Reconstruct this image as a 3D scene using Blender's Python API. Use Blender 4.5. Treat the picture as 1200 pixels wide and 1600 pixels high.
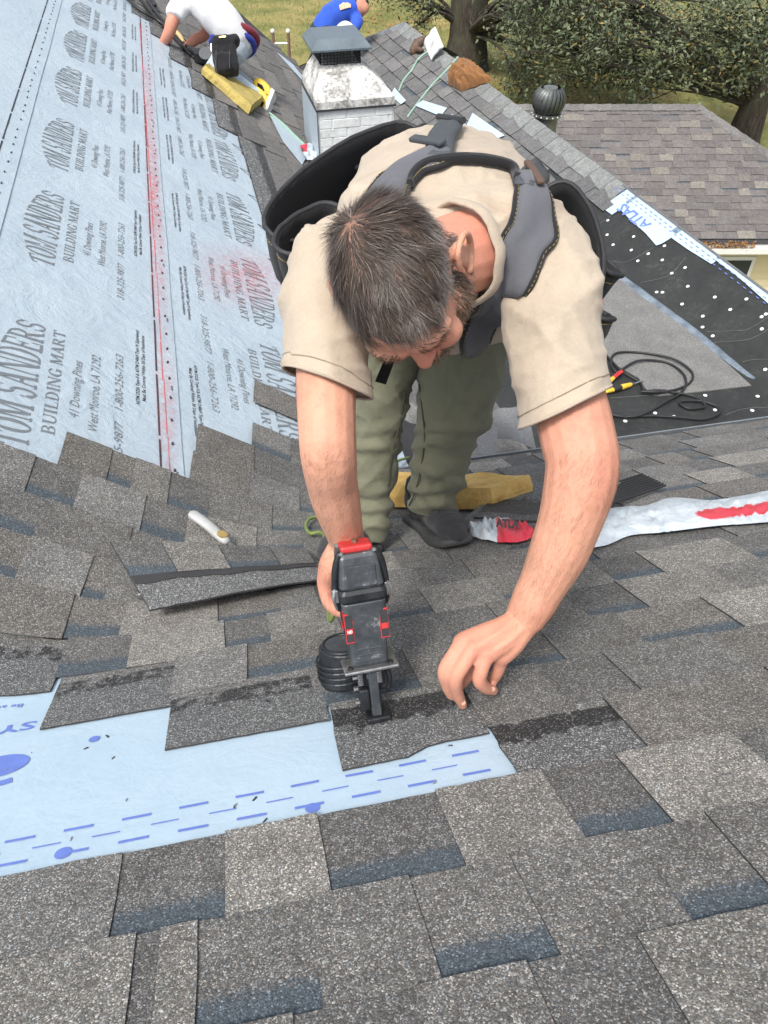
import bpy, bmesh, math, random
import numpy as np
from mathutils import Vector, Matrix, noise
from mathutils.bvhtree import BVHTree
R_ = math.radians
random.seed(7); rng = np.random.default_rng(7)
for o in list(bpy.data.objects): bpy.data.objects.remove(o)
SC = bpy.context.scene
COL = SC.collection

# ------------------------------------------------------------------ camera
PITCH, YAW = R_(45.8), R_(13.55)
cam_d = bpy.data.cameras.new('camera'); cam = bpy.data.objects.new('camera', cam_d); COL.objects.link(cam)
cam.location = (0, 0, 0); cam.rotation_euler = (math.pi/2 - PITCH, 0, -YAW)
cam_d.sensor_fit = 'VERTICAL'; cam_d.sensor_height = 36; cam_d.lens = 26.01
cam_d.clip_start = .02; cam_d.clip_end = 400
SC.camera = cam
# ------------------------------------------------------------------ overcast sky and soft sun
W = bpy.data.worlds.new('World'); SC.world = W; W.use_nodes = True
SUN_EL, SUN_ROT = R_(60), R_(225)
nt = W.node_tree; nt.nodes.clear()
sky = nt.nodes.new('ShaderNodeTexSky'); sky.sky_type = 'NISHITA'; sky.sun_disc = False
sky.sun_elevation = SUN_EL; sky.sun_rotation = SUN_ROT; sky.air_density = 1.0; sky.dust_density = 4.0; sky.ozone_density = 1.0
hsv = nt.nodes.new('ShaderNodeHueSaturation'); hsv.inputs['Saturation'].default_value = .42
bg = nt.nodes.new('ShaderNodeBackground'); bg.inputs['Strength'].default_value = .115
wo = nt.nodes.new('ShaderNodeOutputWorld')
nt.links.new(sky.outputs[0], hsv.inputs['Color']); nt.links.new(hsv.outputs[0], bg.inputs[0]); nt.links.new(bg.outputs[0], wo.inputs[0])
sun_d = bpy.data.lights.new('sun', 'SUN'); sun = bpy.data.objects.new('sun', sun_d); COL.objects.link(sun)
sun_d.energy = 1.5; sun_d.angle = R_(12); sun_d.color = (1, .97, .925)
sdir = Vector((math.sin(SUN_ROT)*math.cos(SUN_EL), math.cos(SUN_ROT)*math.cos(SUN_EL), math.sin(SUN_EL)))   # towards the sun
sun.rotation_euler = (-sdir).to_track_quat('-Z', 'Y').to_euler()
SC.view_settings.view_transform = 'Standard'; SC.view_settings.look = 'None'
SC.view_settings.exposure = 1.02; SC.view_settings.gamma = 1; SC.view_settings.use_curve_mapping = False
SC.render.engine = 'CYCLES'
try:
    SC.cycles.use_denoising = True; SC.cycles.max_bounces = 6; SC.cycles.diffuse_bounces = 3
    SC.cycles.glossy_bounces = 2; SC.cycles.transparent_max_bounces = 4; SC.cycles.sample_clamp_indirect = 4
except Exception: pass

# ------------------------------------------------------------------ survey of the site: sight lines and roof planes
F_ = Vector((math.sin(YAW)*math.cos(PITCH), math.cos(YAW)*math.cos(PITCH), -math.sin(PITCH)))
X_ = Vector((math.cos(YAW), -math.sin(YAW), 0)); U_ = X_.cross(F_)
FP = 1156.
def ray(u, v): return F_ + X_*((u-600)/FP) + U_*((800-v)/FP)
def P(u, v, d): return ray(u, v)*d
def cv(x, y, z): return X_*x + U_*y - F_*z             # a direction: right, up, back to the viewer
def hit(u, v, p0, n):
    d = ray(u, v); return d*(Vector(p0).dot(n)/d.dot(n))
def proj(p): z = p.dot(F_); return 600+FP*p.dot(X_)/z, 800-FP*p.dot(U_)/z, z
S = .583; K = math.sqrt(1+S*S); H0 = .77
NA = Vector((0, S, 1))/K; NC = Vector((S, 0, 1))/K
A0 = Vector((0, 0, -H0)); C0 = Vector((0, 0, -1.668))
def onA(u, v): return hit(u, v, A0, NA)
def onC(u, v): return hit(u, v, C0, NC)
def Apx(u, v): p = onA(u, v); return p.x, p.y*K+.06*p.x      # near-roof coordinates: across, down the slope
VO = Vector((0, 1.54, -H0-S*1.54)); VD = Vector((1, 1, -S)).normalized()
EA = VD.cross(NA); EA = EA if EA.x > 0 else -EA
EC = VD.cross(NC); EC = EC if EC.x < 0 else -EC
AX = Vector((1, 0, 0)); AW = Vector((0, 1, -S))/K
vd2 = (VD.dot(AX), VD.dot(AW)); pe2 = (EA.dot(AX), EA.dot(AW)); vo2 = (0, 1.54*K)
BR = .17
def surf(x, wp, h=0):
    """near roof unrolled: carries round the woven valley and up the left roof; h lifts along the normal"""
    w = wp-.06*x; dx, dw = x-vo2[0], w-vo2[1]
    q = dx*vd2[0]+dw*vd2[1]; p = dx*pe2[0]+dw*pe2[1]
    if p >= BR: a, c, t = p, 0, 0
    elif p <= -BR: a, c, t = 0, -p, 1
    else: a, c, t = (p+BR)**2/(4*BR), (BR-p)**2/(4*BR), (BR-p)/(2*BR)
    n = (NA*(1-t)+NC*t).normalized()
    return VO+VD*q+EA*a+EC*c+n*h
def pfold(x, wp):
    w = wp-.06*x; return (x-vo2[0])*pe2[0]+(w-vo2[1])*pe2[1]
def Cz(X, Y, h=0): return Vector((X, Y, -1.668-S*X))+NC*h

# ------------------------------------------------------------------ helpers
def link(o, parent=None):
    COL.objects.link(o)
    if parent is not None:
        o.parent = parent; o.matrix_parent_inverse = parent.matrix_basis.inverted()
    return o
def tag(o, label=None, cat=None, group=None, kind=None):
    if label: o['label'] = label
    if cat: o['category'] = cat
    if group: o['group'] = group
    if kind: o['kind'] = kind
    return o
def empty(name, loc, label=None, cat=None, group=None):
    o = bpy.data.objects.new(name, None); o.location = loc; o.empty_display_size = .1; COL.objects.link(o)
    return tag(o, label, cat, group)
def mesh_obj(name, vs, fs, mat, parent=None, smooth=False, origin=None, mats=None, fmat=None):
    vs = [Vector(v) for v in vs]
    if origin is None:
        lo = Vector([min(v[i] for v in vs) for i in range(3)]); hi = Vector([max(v[i] for v in vs) for i in range(3)])
        origin = Vector(((lo.x+hi.x)/2, (lo.y+hi.y)/2, lo.z))
    me = bpy.data.meshes.new(name); me.from_pydata([v-origin for v in vs], [], fs); 
    for m in (mats or [mat]): me.materials.append(m)
    if fmat: me.polygons.foreach_set('material_index', fmat)
    if smooth: me.polygons.foreach_set('use_smooth', [True]*len(me.polygons))
    me.update()
    o = bpy.data.objects.new(name, me); o.location = origin
    return link(o, parent)
class MB:
    def __init__(s): s.v = []; s.f = []
    def add(s, vs, fs):
        n = len(s.v); s.v += [Vector(v) for v in vs]; s.f += [tuple(i+n for i in f) for f in fs]; return s
    def box(s, c, sx, sy, sz, ax=None, bev=0):
        """box centred at c; ax = three unit axes"""
        ax = ax or (Vector((1,0,0)), Vector((0,1,0)), Vector((0,0,1))); c = Vector(c)
        bm = bmesh.new(); bmesh.ops.create_cube(bm, size=1)
        for v in bm.verts: v.co = Vector((v.co.x*sx, v.co.y*sy, v.co.z*sz))
        if bev: bmesh.ops.bevel(bm, geom=bm.edges[:], offset=bev, segments=2, affect='EDGES', profile=.5)
        bm.verts.index_update()
        s.add([c+ax[0]*v.co.x+ax[1]*v.co.y+ax[2]*v.co.z for v in bm.verts], [tuple(v.index for v in f.verts) for f in bm.faces]); bm.free(); return s
    def tube(s, pts, rad, n=8, caps=True, ref=None, flat=1.0):
        """tube along pts; rad a number or list; flat scales the second axis"""
        pts = [Vector(p) for p in pts]; m = len(pts)
        rad = [rad]*m if isinstance(rad, (int, float)) else rad
        rings = []; prev = Vector(ref) if ref is not None else None
        for i in range(m):
            t = (pts[min(i+1, m-1)]-pts[max(i-1, 0)]).normalized()
            if prev is None: prev = t.orthogonal()
            a = (prev-t*prev.dot(t)); a = a.normalized() if a.length > 1e-6 else t.orthogonal().normalized()
            b = t.cross(a); prev = a
            r = rad[i]; ra, rb = (r, r*flat) if isinstance(r, (int, float)) else r
            rings.append([pts[i]+a*(ra*math.cos(2*math.pi*k/n))+b*(rb*math.sin(2*math.pi*k/n)) for k in range(n)])
        vs = [v for r in rings for v in r]; fs = []
        for i in range(m-1):
            for k in range(n):
                k2 = (k+1) % n; fs.append((i*n+k, i*n+k2, (i+1)*n+k2, (i+1)*n+k))
        if caps: fs += [tuple(range(n))[::-1], tuple((m-1)*n+k for k in range(n))]
        return s.add(vs, fs)
    def ball(s, c, r, ax=None, nu=14, nv=9):
        r = (r, r, r) if isinstance(r, (int, float)) else r
        ax = ax or (Vector((1,0,0)), Vector((0,1,0)), Vector((0,0,1))); c = Vector(c); vs = []; fs = []
        for j in range(1, nv):
            th = math.pi*j/nv
            for i in range(nu):
                ph = 2*math.pi*i/nu
                vs.append(c+ax[0]*(r[0]*math.sin(th)*math.cos(ph))+ax[1]*(r[1]*math.sin(th)*math.sin(ph))+ax[2]*(r[2]*math.cos(th)))
        for j in range(nv-2):
            for i in range(nu):
                i2 = (i+1) % nu; fs.append((j*nu+i, (j+1)*nu+i, (j+1)*nu+i2, j*nu+i2))
        vs += [c+ax[2]*r[2], c-ax[2]*r[2]]; t = len(vs)-2
        for i in range(nu):
            i2 = (i+1) % nu; fs.append((t, i, i2)); fs.append((t+1, (nv-2)*nu+i2, (nv-2)*nu+i))
        return s.add(vs, fs)
    def limb(s, pts, rad, n=16, ref=None, flat=1.0, sub=6):
        """smooth tapered limb through pts with rounded ends"""
        q, r = spline(pts, rad, sub)
        rr = [(x, x*flat) if isinstance(x, (int, float)) else x for x in r]
        t0 = (q[0]-q[1]).normalized(); t1 = (q[-1]-q[-2]).normalized()
        m0, m1 = min(rr[0]), min(rr[-1])
        q = [q[0]+t0*m0*.95, q[0]+t0*m0*.7]+q+[q[-1]+t1*m1*.7, q[-1]+t1*m1*.95]
        rr = [(rr[0][0]*.3, rr[0][1]*.3), (rr[0][0]*.71, rr[0][1]*.71)]+rr+[(rr[-1][0]*.71, rr[-1][1]*.71), (rr[-1][0]*.3, rr[-1][1]*.3)]
        return s.tube(q, rr, n, True, ref)
    def prism(s, poly, vec):
        """poly: list of 3d points; extruded by vec"""
        n = len(poly); vec = Vector(vec); vs = [Vector(p) for p in poly]; vs += [v+vec for v in vs]
        fs = [tuple(range(n)), tuple(range(2*n-1, n-1, -1))]+[(i, i+n, (i+1) % n+n, (i+1) % n)[::-1] for i in range(n)]
        fs = [f[::-1] for f in fs]
        return s.add(vs, fs)
    def build(s, name, mat, parent=None, smooth=False, origin=None, fix=True):
        o = mesh_obj(name, s.v, s.f, mat, parent, smooth, origin)
        if fix:
            bm = bmesh.new(); bm.from_mesh(o.data); bmesh.ops.recalc_face_normals(bm, faces=bm.faces); bm.to_mesh(o.data); bm.free()
        return o
def spline(pts, rad, sub=6):
    pts = [Vector(p) for p in pts]; m = len(pts)
    rad = [rad]*m if isinstance(rad, (int, float)) else list(rad)
    q = []; r = []
    for i in range(m-1):
        p0, p1, p2, p3 = pts[max(i-1, 0)], pts[i], pts[i+1], pts[min(i+2, m-1)]
        for k in range(sub):
            t = k/sub
            q.append(.5*((2*p1)+(p2-p0)*t+(2*p0-5*p1+4*p2-p3)*t*t+(3*p1-p0-3*p2+p3)*t**3))
            a, b = rad[i], rad[i+1]; e = t*t*(3-2*t)
            r.append(a+(b-a)*e if isinstance(a, (int, float)) else tuple(x+(y-x)*e for x, y in zip(a, b)))
    return q+[pts[-1]], r+[rad[-1]]
def remeshed(mb, voxel, smooth=4, factor=.5):
    """one continuous skin over overlapping pieces"""
    me = bpy.data.meshes.new('tmp'); me.from_pydata(mb.v, [], mb.f)
    bm = bmesh.new(); bm.from_mesh(me); bmesh.ops.recalc_face_normals(bm, faces=bm.faces); bm.to_mesh(me); bm.free()
    o = bpy.data.objects.new('tmp', me); COL.objects.link(o)
    m = o.modifiers.new('r', 'REMESH'); m.mode = 'VOXEL'; m.voxel_size = voxel; m.use_smooth_shade = True
    if smooth:
        k = o.modifiers.new('s', 'SMOOTH'); k.factor = factor; k.iterations = smooth
    dg = bpy.context.evaluated_depsgraph_get(); dg.update()
    ev = o.evaluated_get(dg); out = bpy.data.meshes.new_from_object(ev)
    bpy.data.objects.remove(o); bpy.data.meshes.remove(me)
    return out
def mesh_np(me):
    a = np.empty(len(me.vertices)*3); me.vertices.foreach_get('co', a); return a.reshape(-1, 3)
def mesh_nrm(me):
    a = np.empty(len(me.vertices)*3); me.vertices.foreach_get('normal', a); return a.reshape(-1, 3)
def set_np(me, a): me.vertices.foreach_set('co', np.ascontiguousarray(a, dtype=np.float32).ravel()); me.update()
def obj_from_mesh(name, me, mat, parent=None, origin=None):
    me.name = name; me.materials.clear(); me.materials.append(mat)
    if origin is not None:
        set_np(me, mesh_np(me)-np.array(origin))
    me.polygons.foreach_set('use_smooth', [True]*len(me.polygons))
    o = bpy.data.objects.new(name, me)
    if origin is not None: o.location = origin
    return link(o, parent)
def bvh_of(me, origin=(0,0,0)):
    a = mesh_np(me)+np.array(origin)
    return BVHTree.FromPolygons([Vector(v) for v in a], [tuple(p.vertices) for p in me.polygons])
def fattr(me, name, vals):
    a = me.attributes.new(name, 'FLOAT', 'POINT'); a.data.foreach_set('value', vals)

# ------------------------------------------------------------------ materials
class NT:
    def __init__(s, name):
        s.m = bpy.data.materials.new(name); s.m.use_nodes = True; s.t = s.m.node_tree
        s.b = s.t.nodes['Principled BSDF']
    def n(s, typ, **kw):
        x = s.t.nodes.new('ShaderNode'+typ)
        for k, v in kw.items():
            if hasattr(x, k): setattr(x, k, v)
            else: x.inputs[k.replace('_', ' ')].default_value = v
        return x
    def l(s, a, b): s.t.links.new(a, b)
    def math(s, op, a, b=None, clamp=False):
        x = s.t.nodes.new('ShaderNodeMath'); x.operation = op; x.use_clamp = clamp
        for i, y in enumerate((a, b)):
            if y is None: continue
            if isinstance(y, (int, float)): x.inputs[i].default_value = y
            else: s.l(y, x.inputs[i])
        return x.outputs[0]
    def ramp(s, fac, stops, interp='LINEAR'):
        x = s.t.nodes.new('ShaderNodeValToRGB'); e = x.color_ramp.elements; x.color_ramp.interpolation = interp
        while len(e) < len(stops): e.new(.5)
        for el, (p, c) in zip(e, stops):
            el.position = p; el.color = (*c, 1) if not isinstance(c, (int, float)) else (c, c, c, 1)
        s.l(fac, x.inputs[0]); return x.outputs[0]
    def mix(s, fac, a, b, typ='MIX'):
        x = s.t.nodes.new('ShaderNodeMix'); x.data_type = 'RGBA'; x.blend_type = typ
        for k, y in ((0, fac), (6, a), (7, b)):
            if isinstance(y, (int, float)): x.inputs[k].default_value = y if k == 0 else (y, y, y, 1)
            elif isinstance(y, tuple): x.inputs[k].default_value = (*y, 1)[:4]
            else: s.l(y, x.inputs[k])
        return x.outputs[2]
    def coord(s, kind='Object', rnd=False):
        c = s.n('TexCoord').outputs[kind]
        if not rnd: return c
        oi = s.n('ObjectInfo'); a = s.t.nodes.new('ShaderNodeVectorMath'); a.operation = 'ADD'
        s.l(c, a.inputs[0]); k = s.math('MULTIPLY', oi.outputs['Random'], 37.); s.l(k, a.inputs[1]); return a.outputs[0]
    def noise(s, vec, scale, detail=3, rough=.5, dist=0):
        x = s.t.nodes.new('ShaderNodeTexNoise'); x.inputs['Scale'].default_value = scale; x.inputs['Detail'].default_value = detail
        x.inputs['Roughness'].default_value = rough; x.inputs['Distortion'].default_value = dist; s.l(vec, x.inputs['Vector']); return x
    def bump(s, h, strength=.3, dist=.002, prev=None):
        x = s.t.nodes.new('ShaderNodeBump'); x.inputs['Strength'].default_value = strength; x.inputs['Distance'].default_value = dist
        s.l(h, x.inputs['Height']); 
        if prev is not None: s.l(prev, x.inputs['Normal'])
        return x.outputs[0]
    def out(s, col=None, rough=None, nrm=None, **kw):
        for k, y in (('Base Color', col), ('Roughness', rough), ('Normal', nrm)):
            if y is None: continue
            if isinstance(y, (int, float)): s.b.inputs[k].default_value = y
            elif isinstance(y, tuple): s.b.inputs[k].default_value = (*y, 1)
            else: s.l(y, s.b.inputs[k])
        for k, y in kw.items(): s.b.inputs[k.replace('_', ' ')].default_value = y
        return s.m
def simple(name, col, rough=.6, var=.25, scale=30, bump=.15, bdist=.001, metal=0, fine=0, tint=None, spec=.5):
    """plain paint / cloth / metal with blotches, wear and a fine relief"""
    t = NT(name); c = t.coord('Object', True)
    n1 = t.noise(c, scale, 4, .6).outputs[0]; n2 = t.noise(c, scale*6, 2).outputs[0]
    f = t.math('ADD', t.math('MULTIPLY', n1, .7), t.math('MULTIPLY', n2, .3))
    lo = tuple(x*(1-var) for x in col); hi = tuple(min(1, x*(1+var)) for x in (tint or col))
    colr = t.ramp(f, [(.3, lo), (.7, hi)])
    h = t.noise(c, fine or scale*12, 2).outputs[0]
    return t.out(colr, t.ramp(n1, [(.3, max(.05, rough-.1)), (.7, min(1, rough+.1))]), t.bump(h, bump, bdist), Metallic=metal, Specular_IOR_Level=spec)
def fabric(name, col, weave=900, rough=.9, var=.12, bump=.25, grime=None):
    t = NT(name); c = t.coord('Object')
    w1 = t.n('TexWave', wave_type='BANDS', bands_direction='X', Scale=weave, Distortion=1.); t.l(c, w1.inputs['Vector'])
    w2 = t.n('TexWave', wave_type='BANDS', bands_direction='Z', Scale=weave, Distortion=1.); t.l(c, w2.inputs['Vector'])
    h = t.math('ADD', w1.outputs['Fac'], w2.outputs['Fac'])
    n = t.noise(c, 9, 5, .6).outputs[0]; n2 = t.noise(c, 220, 2).outputs[0]
    f = t.math('ADD', t.math('MULTIPLY', n, .75), t.math('MULTIPLY', n2, .25))
    colr = t.ramp(f, [(.32, tuple(x*(1-var) for x in col)), (.68, tuple(min(1, x*(1+var)) for x in col))])
    if grime:
        gn = t.noise(c, 6.5, 7, .72, .6).outputs[0]; colr = t.mix(t.ramp(gn, [(.56, 0), (.72, .55)]), colr, grime)
        cr_ = t.noise(c, 34, 6, .6, 1.2).outputs[0]; b0 = t.bump(cr_, .35, .006)
        return t.out(colr, rough, t.bump(h, bump, .0006, b0), Specular_IOR_Level=.2, Sheen_Weight=.15)
    return t.out(colr, rough, t.bump(h, bump, .0006), Specular_IOR_Level=.2, Sheen_Weight=.15)

def shingle_mat(name, far=1.0, soft=0.):
    """mineral granules; piece colour from the object, printed shadow band and tar line from the mesh"""
    t = NT(name); c = t.coord('Object', True)
    oi = t.n('ObjectInfo'); base = oi.outputs['Color']
    vo = t.n('TexVoronoi', feature='F1', Scale=560.*far); t.l(c, vo.inputs['Vector'])
    sp = t.n('SeparateColor'); t.l(vo.outputs['Color'], sp.inputs[0])
    g = t.ramp(sp.outputs[0], [(0, .55), (.35, .80), (.62, 1.08), (.8, 1.42), (.92, 2.15), (1, 3.2)])
    if soft: g = t.mix(soft, g, 1.08)
    tint = t.ramp(sp.outputs[1], [(0, (1.06, .98, .90)), (.4, (1, 1, 1.03)), (.72, (1.02, .99, .95)), (1, (.86, 1.0, 1.12))])
    vb = t.n('TexVoronoi', feature='F1', Scale=170.*far); t.l(c, vb.inputs['Vector'])
    sb = t.n('SeparateColor'); t.l(vb.outputs['Color'], sb.inputs[0])
    blot = t.ramp(sb.outputs[0], [(0, .86), (.6, 1.0), (1, 1.15)])
    big = t.ramp(t.noise(c, 14, 4, .6).outputs[0], [(.3, .84), (.7, 1.14)])
    col = t.mix(1, t.mix(1, base, g, 'MULTIPLY'), tint, 'MULTIPLY')
    col = t.mix(1, t.mix(1, col, blot, 'MULTIPLY'), big, 'MULTIPLY')
    nz = t.math('MULTIPLY', t.math('SUBTRACT', t.noise(c, 260, 2).outputs[0], .5), 1.1)
    at = t.n('Attribute', attribute_name='band')
    bm_ = t.math('MULTIPLY', t.math('SUBTRACT', t.math('ADD', at.outputs['Fac'], nz), .42), 3.2, True)
    g2 = t.ramp(sp.outputs[0], [(0, .5), (.6, .9), (.93, 1.3), (1, 2.6)])
    col = t.mix(bm_, col, t.mix(1, (.082, .101, .118), g2, 'MULTIPLY'))
    hl = t.n('Attribute', attribute_name='headlap')
    g3 = t.ramp(sp.outputs[0], [(0, .4), (.5, .8), (.78, 1.1), (.9, 2.0), (1, 3.4)])
    col = t.mix(hl.outputs['Fac'], col, t.mix(1, (.135, .138, .138), g3, 'MULTIPLY'))
    tn = t.math('MULTIPLY', t.math('SUBTRACT', t.noise(c, 34, 6, .72).outputs[0], .5), 2.2)
    ta = t.n('Attribute', attribute_name='tar')
    tm = t.math('MULTIPLY', t.math('SUBTRACT', t.math('ADD', ta.outputs['Fac'], tn), .5), 6., True)
    tm = t.math('MULTIPLY', tm, t.math('GREATER_THAN', ta.outputs['Fac'], .02))
    col = t.mix(tm, col, t.ramp(sp.outputs[2], [(0, (.020, .020, .021)), (.82, (.036, .036, .037)), (1, (.24, .23, .22))]))
    rough = t.mix(tm, .93, .55)
    h = t.math('ADD', t.math('MULTIPLY', vo.outputs['Distance'], -1.), t.math('MULTIPLY', sp.outputs[2], .4))
    return t.out(col, rough, t.bump(h, .55, .0012), Specular_IOR_Level=.35)
M = {}
M['shingle'] = shingle_mat('shingle_granules')
M['shingle_far'] = shingle_mat('shingle_granules_far', .35, .72)
M['deck'] = simple('roof_felt', (.035, .035, .037), .85, .3, 20, .3)
# ------------------------------------------------------------------ lettering
def _bar(x0, y0, x1, y1): return [(x0, y0), (x1, y0), (x1, y1), (x0, y1)]
def _arc(cx, cy, rx, ry, a0, a1, th, tv, n=14):
    """ring segment: th = stroke at the sides, tv = stroke at top and bottom"""
    qs = []
    for i in range(n):
        a, b = [R_(a0+(a1-a0)*k/n) for k in (i, i+1)]
        o = lambda t: (cx+rx*math.cos(t), cy+ry*math.sin(t)); q = lambda t: (cx+(rx-th)*math.cos(t), cy+(ry-tv)*math.sin(t))
        qs.append([o(a), o(b), q(b), q(a)])
    return qs
def _diag(x0, y0, x1, y1, w): return [(x0-w/2, y0), (x0+w/2, y0), (x1+w/2, y1), (x1-w/2, y1)]
def _stem(x, w=.17): return [_bar(x, 0, x+w, 1), _bar(x-.06, 0, x+w+.06, .06), _bar(x-.06, .94, x+w+.06, 1)]
SERIF = {
 'T': (.74, _stem(.285)+[_bar(.02, .92, .72, 1), _bar(.02, .76, .08, .92), _bar(.66, .76, .72, .92)]),
 'O': (.80, _arc(.4, .5, .38, .52, 0, 360, .18, .06, 28)),
 'M': (1.0, _stem(.06, .09)+_stem(.76, .17)+[_diag(.16, 1, .46, .05, .16), _diag(.80, 1, .46, .05, .1)]),
 'S': (.64, _arc(.32, .74, .28, .28, 20, 270, .15, .07)+_arc(.32, .27, .29, .29, -160, 90, .15, .07)+[_bar(.53, .7, .58, .95), _bar(.05, .05, .1, .33)]),
 'A': (.84, [_diag(.14, 0, .42, 1, .08), _diag(.68, 0, .42, 1, .19), _bar(.24, .3, .6, .37), _bar(0, 0, .28, .06), _bar(.54, 0, .84, .06)]),
 'N': (.86, _stem(.06, .08)+_stem(.70, .08)+[_diag(.15, 1, .72, .02, .18)]),
 'D': (.80, _stem(.08)+_arc(.34, .5, .42, .5, -90, 90, .18, .06)+[_bar(.2, .94, .36, 1), _bar(.2, 0, .36, .06)]),
 'E': (.70, _stem(.08)+[_bar(.1, .93, .64, 1), _bar(.1, 0, .66, .07), _bar(.2, .47, .48, .54), _bar(.58, .72, .64, .95), _bar(.6, .05, .66, .28), _bar(.44, .38, .49, .63)]),
 'R': (.84, _stem(.08)+_arc(.36, .74, .32, .26, -90, 90, .17, .06)+[_bar(.2, .94, .38, 1), _bar(.2, .48, .38, .54), _diag(.7, 0, .4, .5, .18), _bar(.58, 0, .84, .06)]),
 'B': (.78, _stem(.08)+_arc(.36, .75, .3, .25, -90, 90, .16, .06)+_arc(.38, .26, .34, .27, -90, 90, .17, .06)+[_bar(.2, .94, .38, 1), _bar(.2, .48, .4, .53), _bar(.2, 0, .4, .06)]),
 'U': (.84, [_bar(.08, .32, .25, 1), _bar(.66, .32, .74, 1), _bar(0, .94, .33, 1), _bar(.56, .94, .84, 1)]+_arc(.41, .34, .33, .36, 180, 360, .15, .08)),
 'I': (.38, _stem(.1)), 'L': (.68, _stem(.08)+[_bar(.1, 0, .62, .07), _bar(.57, .05, .63, .3)]),
 'G': (.84, _arc(.42, .5, .38, .52, 35, 325, .18, .06, 24)+[_bar(.6, .02, .76, .42), _bar(.5, .38, .82, .44)]),
 ' ': (.3, []) }
def serif(txt, arch=0):
    """polygons of a line in condensed serif capitals, baseline at 0, height 1; arch raises the middle"""
    x = 0; out = []; tot = sum(SERIF[c][0]+.06 for c in txt)
    for c in txt:
        w, ps = SERIF[c]
        for p in ps:
            q = []
            for (a, b) in p:
                xx = x+a; hh = 1+arch*(math.sin(math.pi*max(0, min(1, xx/tot)))**.8)
                q.append((xx/tot, b*hh))
            out.append(q)
        x += w+.06
    return out                                           # x runs 0..1
_tc = {}
def plain(txt, shear=0, bold=0):
    """polygons of a line in the built-in sans face, x scaled to 0..1, cap height 1"""
    k = (txt, shear, bold)
    if k in _tc: return _tc[k]
    cu = bpy.data.curves.new('t', 'FONT'); cu.body = txt; cu.shear = shear; cu.offset = bold; cu.resolution_u = 2
    o = bpy.data.objects.new('t', cu); COL.objects.link(o)
    dg = bpy.context.evaluated_depsgraph_get(); dg.update()
    me = o.evaluated_get(dg).to_mesh(); vs = [v.co.copy() for v in me.vertices]; fs = [tuple(p.vertices) for p in me.polygons]
    o.evaluated_get(dg).to_mesh_clear(); bpy.data.objects.remove(o); bpy.data.curves.remove(cu)
    x0 = min(v.x for v in vs); x1 = max(v.x for v in vs); y1 = .72
    _tc[k] = [[((vs[i].x-x0)/(x1-x0), vs[i].y/y1) for i in f] for f in fs]
    return _tc[k]
def print_on(name, polys, fn, mat, parent):
    """lay flat print on a sheet: fn maps (x 0..1, y 0..1) to a point on it"""
    vs = []; fs = []
    for p in polys:
        n = len(vs); vs += [fn(a, b) for a, b in p]; fs.append(tuple(range(n, n+len(p))))
    o = mesh_obj(name, vs, fs, mat, parent)
    bm = bmesh.new(); bm.from_mesh(o.data); bmesh.ops.recalc_face_normals(bm, faces=bm.faces); bm.to_mesh(o.data); bm.free()
    return o
# ------------------------------------------------------------------ roof materials
def sheet_mat(name, col, col2, weave=700, rough=.42, var=.5, dirt=0, crinkle=.6):
    t = NT(name); c = t.coord('Object')
    n = t.noise(c, 3.2, 5, .62).outputs[0]; n2 = t.noise(c, 60, 3).outputs[0]
    f = t.math('ADD', t.math('MULTIPLY', n, .8), t.math('MULTIPLY', n2, .2))
    colr = t.ramp(f, [(.3, col2), (.62, col)])
    if dirt:
        d = t.noise(c, 22, 7, .75).outputs[0]; colr = t.mix(t.ramp(d, [(.62, 0), (.74, dirt)]), colr, (.30, .27, .22))
    w = t.n('TexWave', wave_type='BANDS', bands_direction='Y', Scale=weave, Distortion=.6); t.l(c, w.inputs['Vector'])
    w2 = t.n('TexWave', wave_type='BANDS', bands_direction='X', Scale=weave, Distortion=.6); t.l(c, w2.inputs['Vector'])
    b1 = t.bump(t.math('ADD', w.outputs['Fac'], w2.outputs['Fac']), .2, .0004)
    wr = t.noise(c, 26, 5, .65, .8).outputs[0]
    return t.out(colr, t.ramp(n2, [(.3, rough-.08), (.7, rough+.12)]), t.bump(t.math('ADD', wr, t.math('MULTIPLY', t.noise(c, 7, 4, .6, 1.5).outputs[0], 2.)), crinkle, .006, b1), Specular_IOR_Level=.45)
M['wrap'] = sheet_mat('silver_underlayment', (.43, .51, .565), (.365, .44, .50), dirt=.25)
M['wrap_blue'] = sheet_mat('pale_blue_underlayment', (.455, .58, .675), (.40, .53, .635), rough=.42, dirt=.4, crinkle=.16)
M['ink'] = simple('grey_print', (.165, .185, .20), .6, .2, 60, .05)
M['ink_black'] = simple('black_print', (.03, .032, .036), .6, .2, 60, .05)
M['ink_blue'] = simple('blue_print', (.13, .20, .55), .6, .15, 60, .05)
M['chalk'] = simple('red_chalk', (.62, .10, .10), .9, .3, 90, .2)
M['membrane'] = None
t = NT('black_membrane'); c = t.coord('Object')
n = t.noise(c, 5, 6, .65).outputs[0]; n2 = t.noise(c, 40, 5, .7).outputs[0]
M['membrane'] = t.out(t.ramp(t.math('ADD', t.math('MULTIPLY', n, .6), t.math('MULTIPLY', n2, .4)), [(.3, (.016, .018, .017)), (.55, (.03, .032, .031)), (.75, (.075, .075, .072))]),
                      t.ramp(n, [(.3, .45), (.7, .75)]), t.bump(n2, .25, .003), Specular_IOR_Level=.4)
M['asphalt'] = simple('cut_asphalt_edge', (.03, .03, .031), .8, .3, 60, .2)
M['cap_white'] = simple('nail_cap_plastic', (.75, .77, .75), .5, .1, 30, .05)
M['lap'] = simple('lap_scuff', (.13, .13, .125), .7, .5, 40, .1)
M['granule_sheet'] = None
t = NT('granule_cap_sheet'); c = t.coord('Object')
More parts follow.
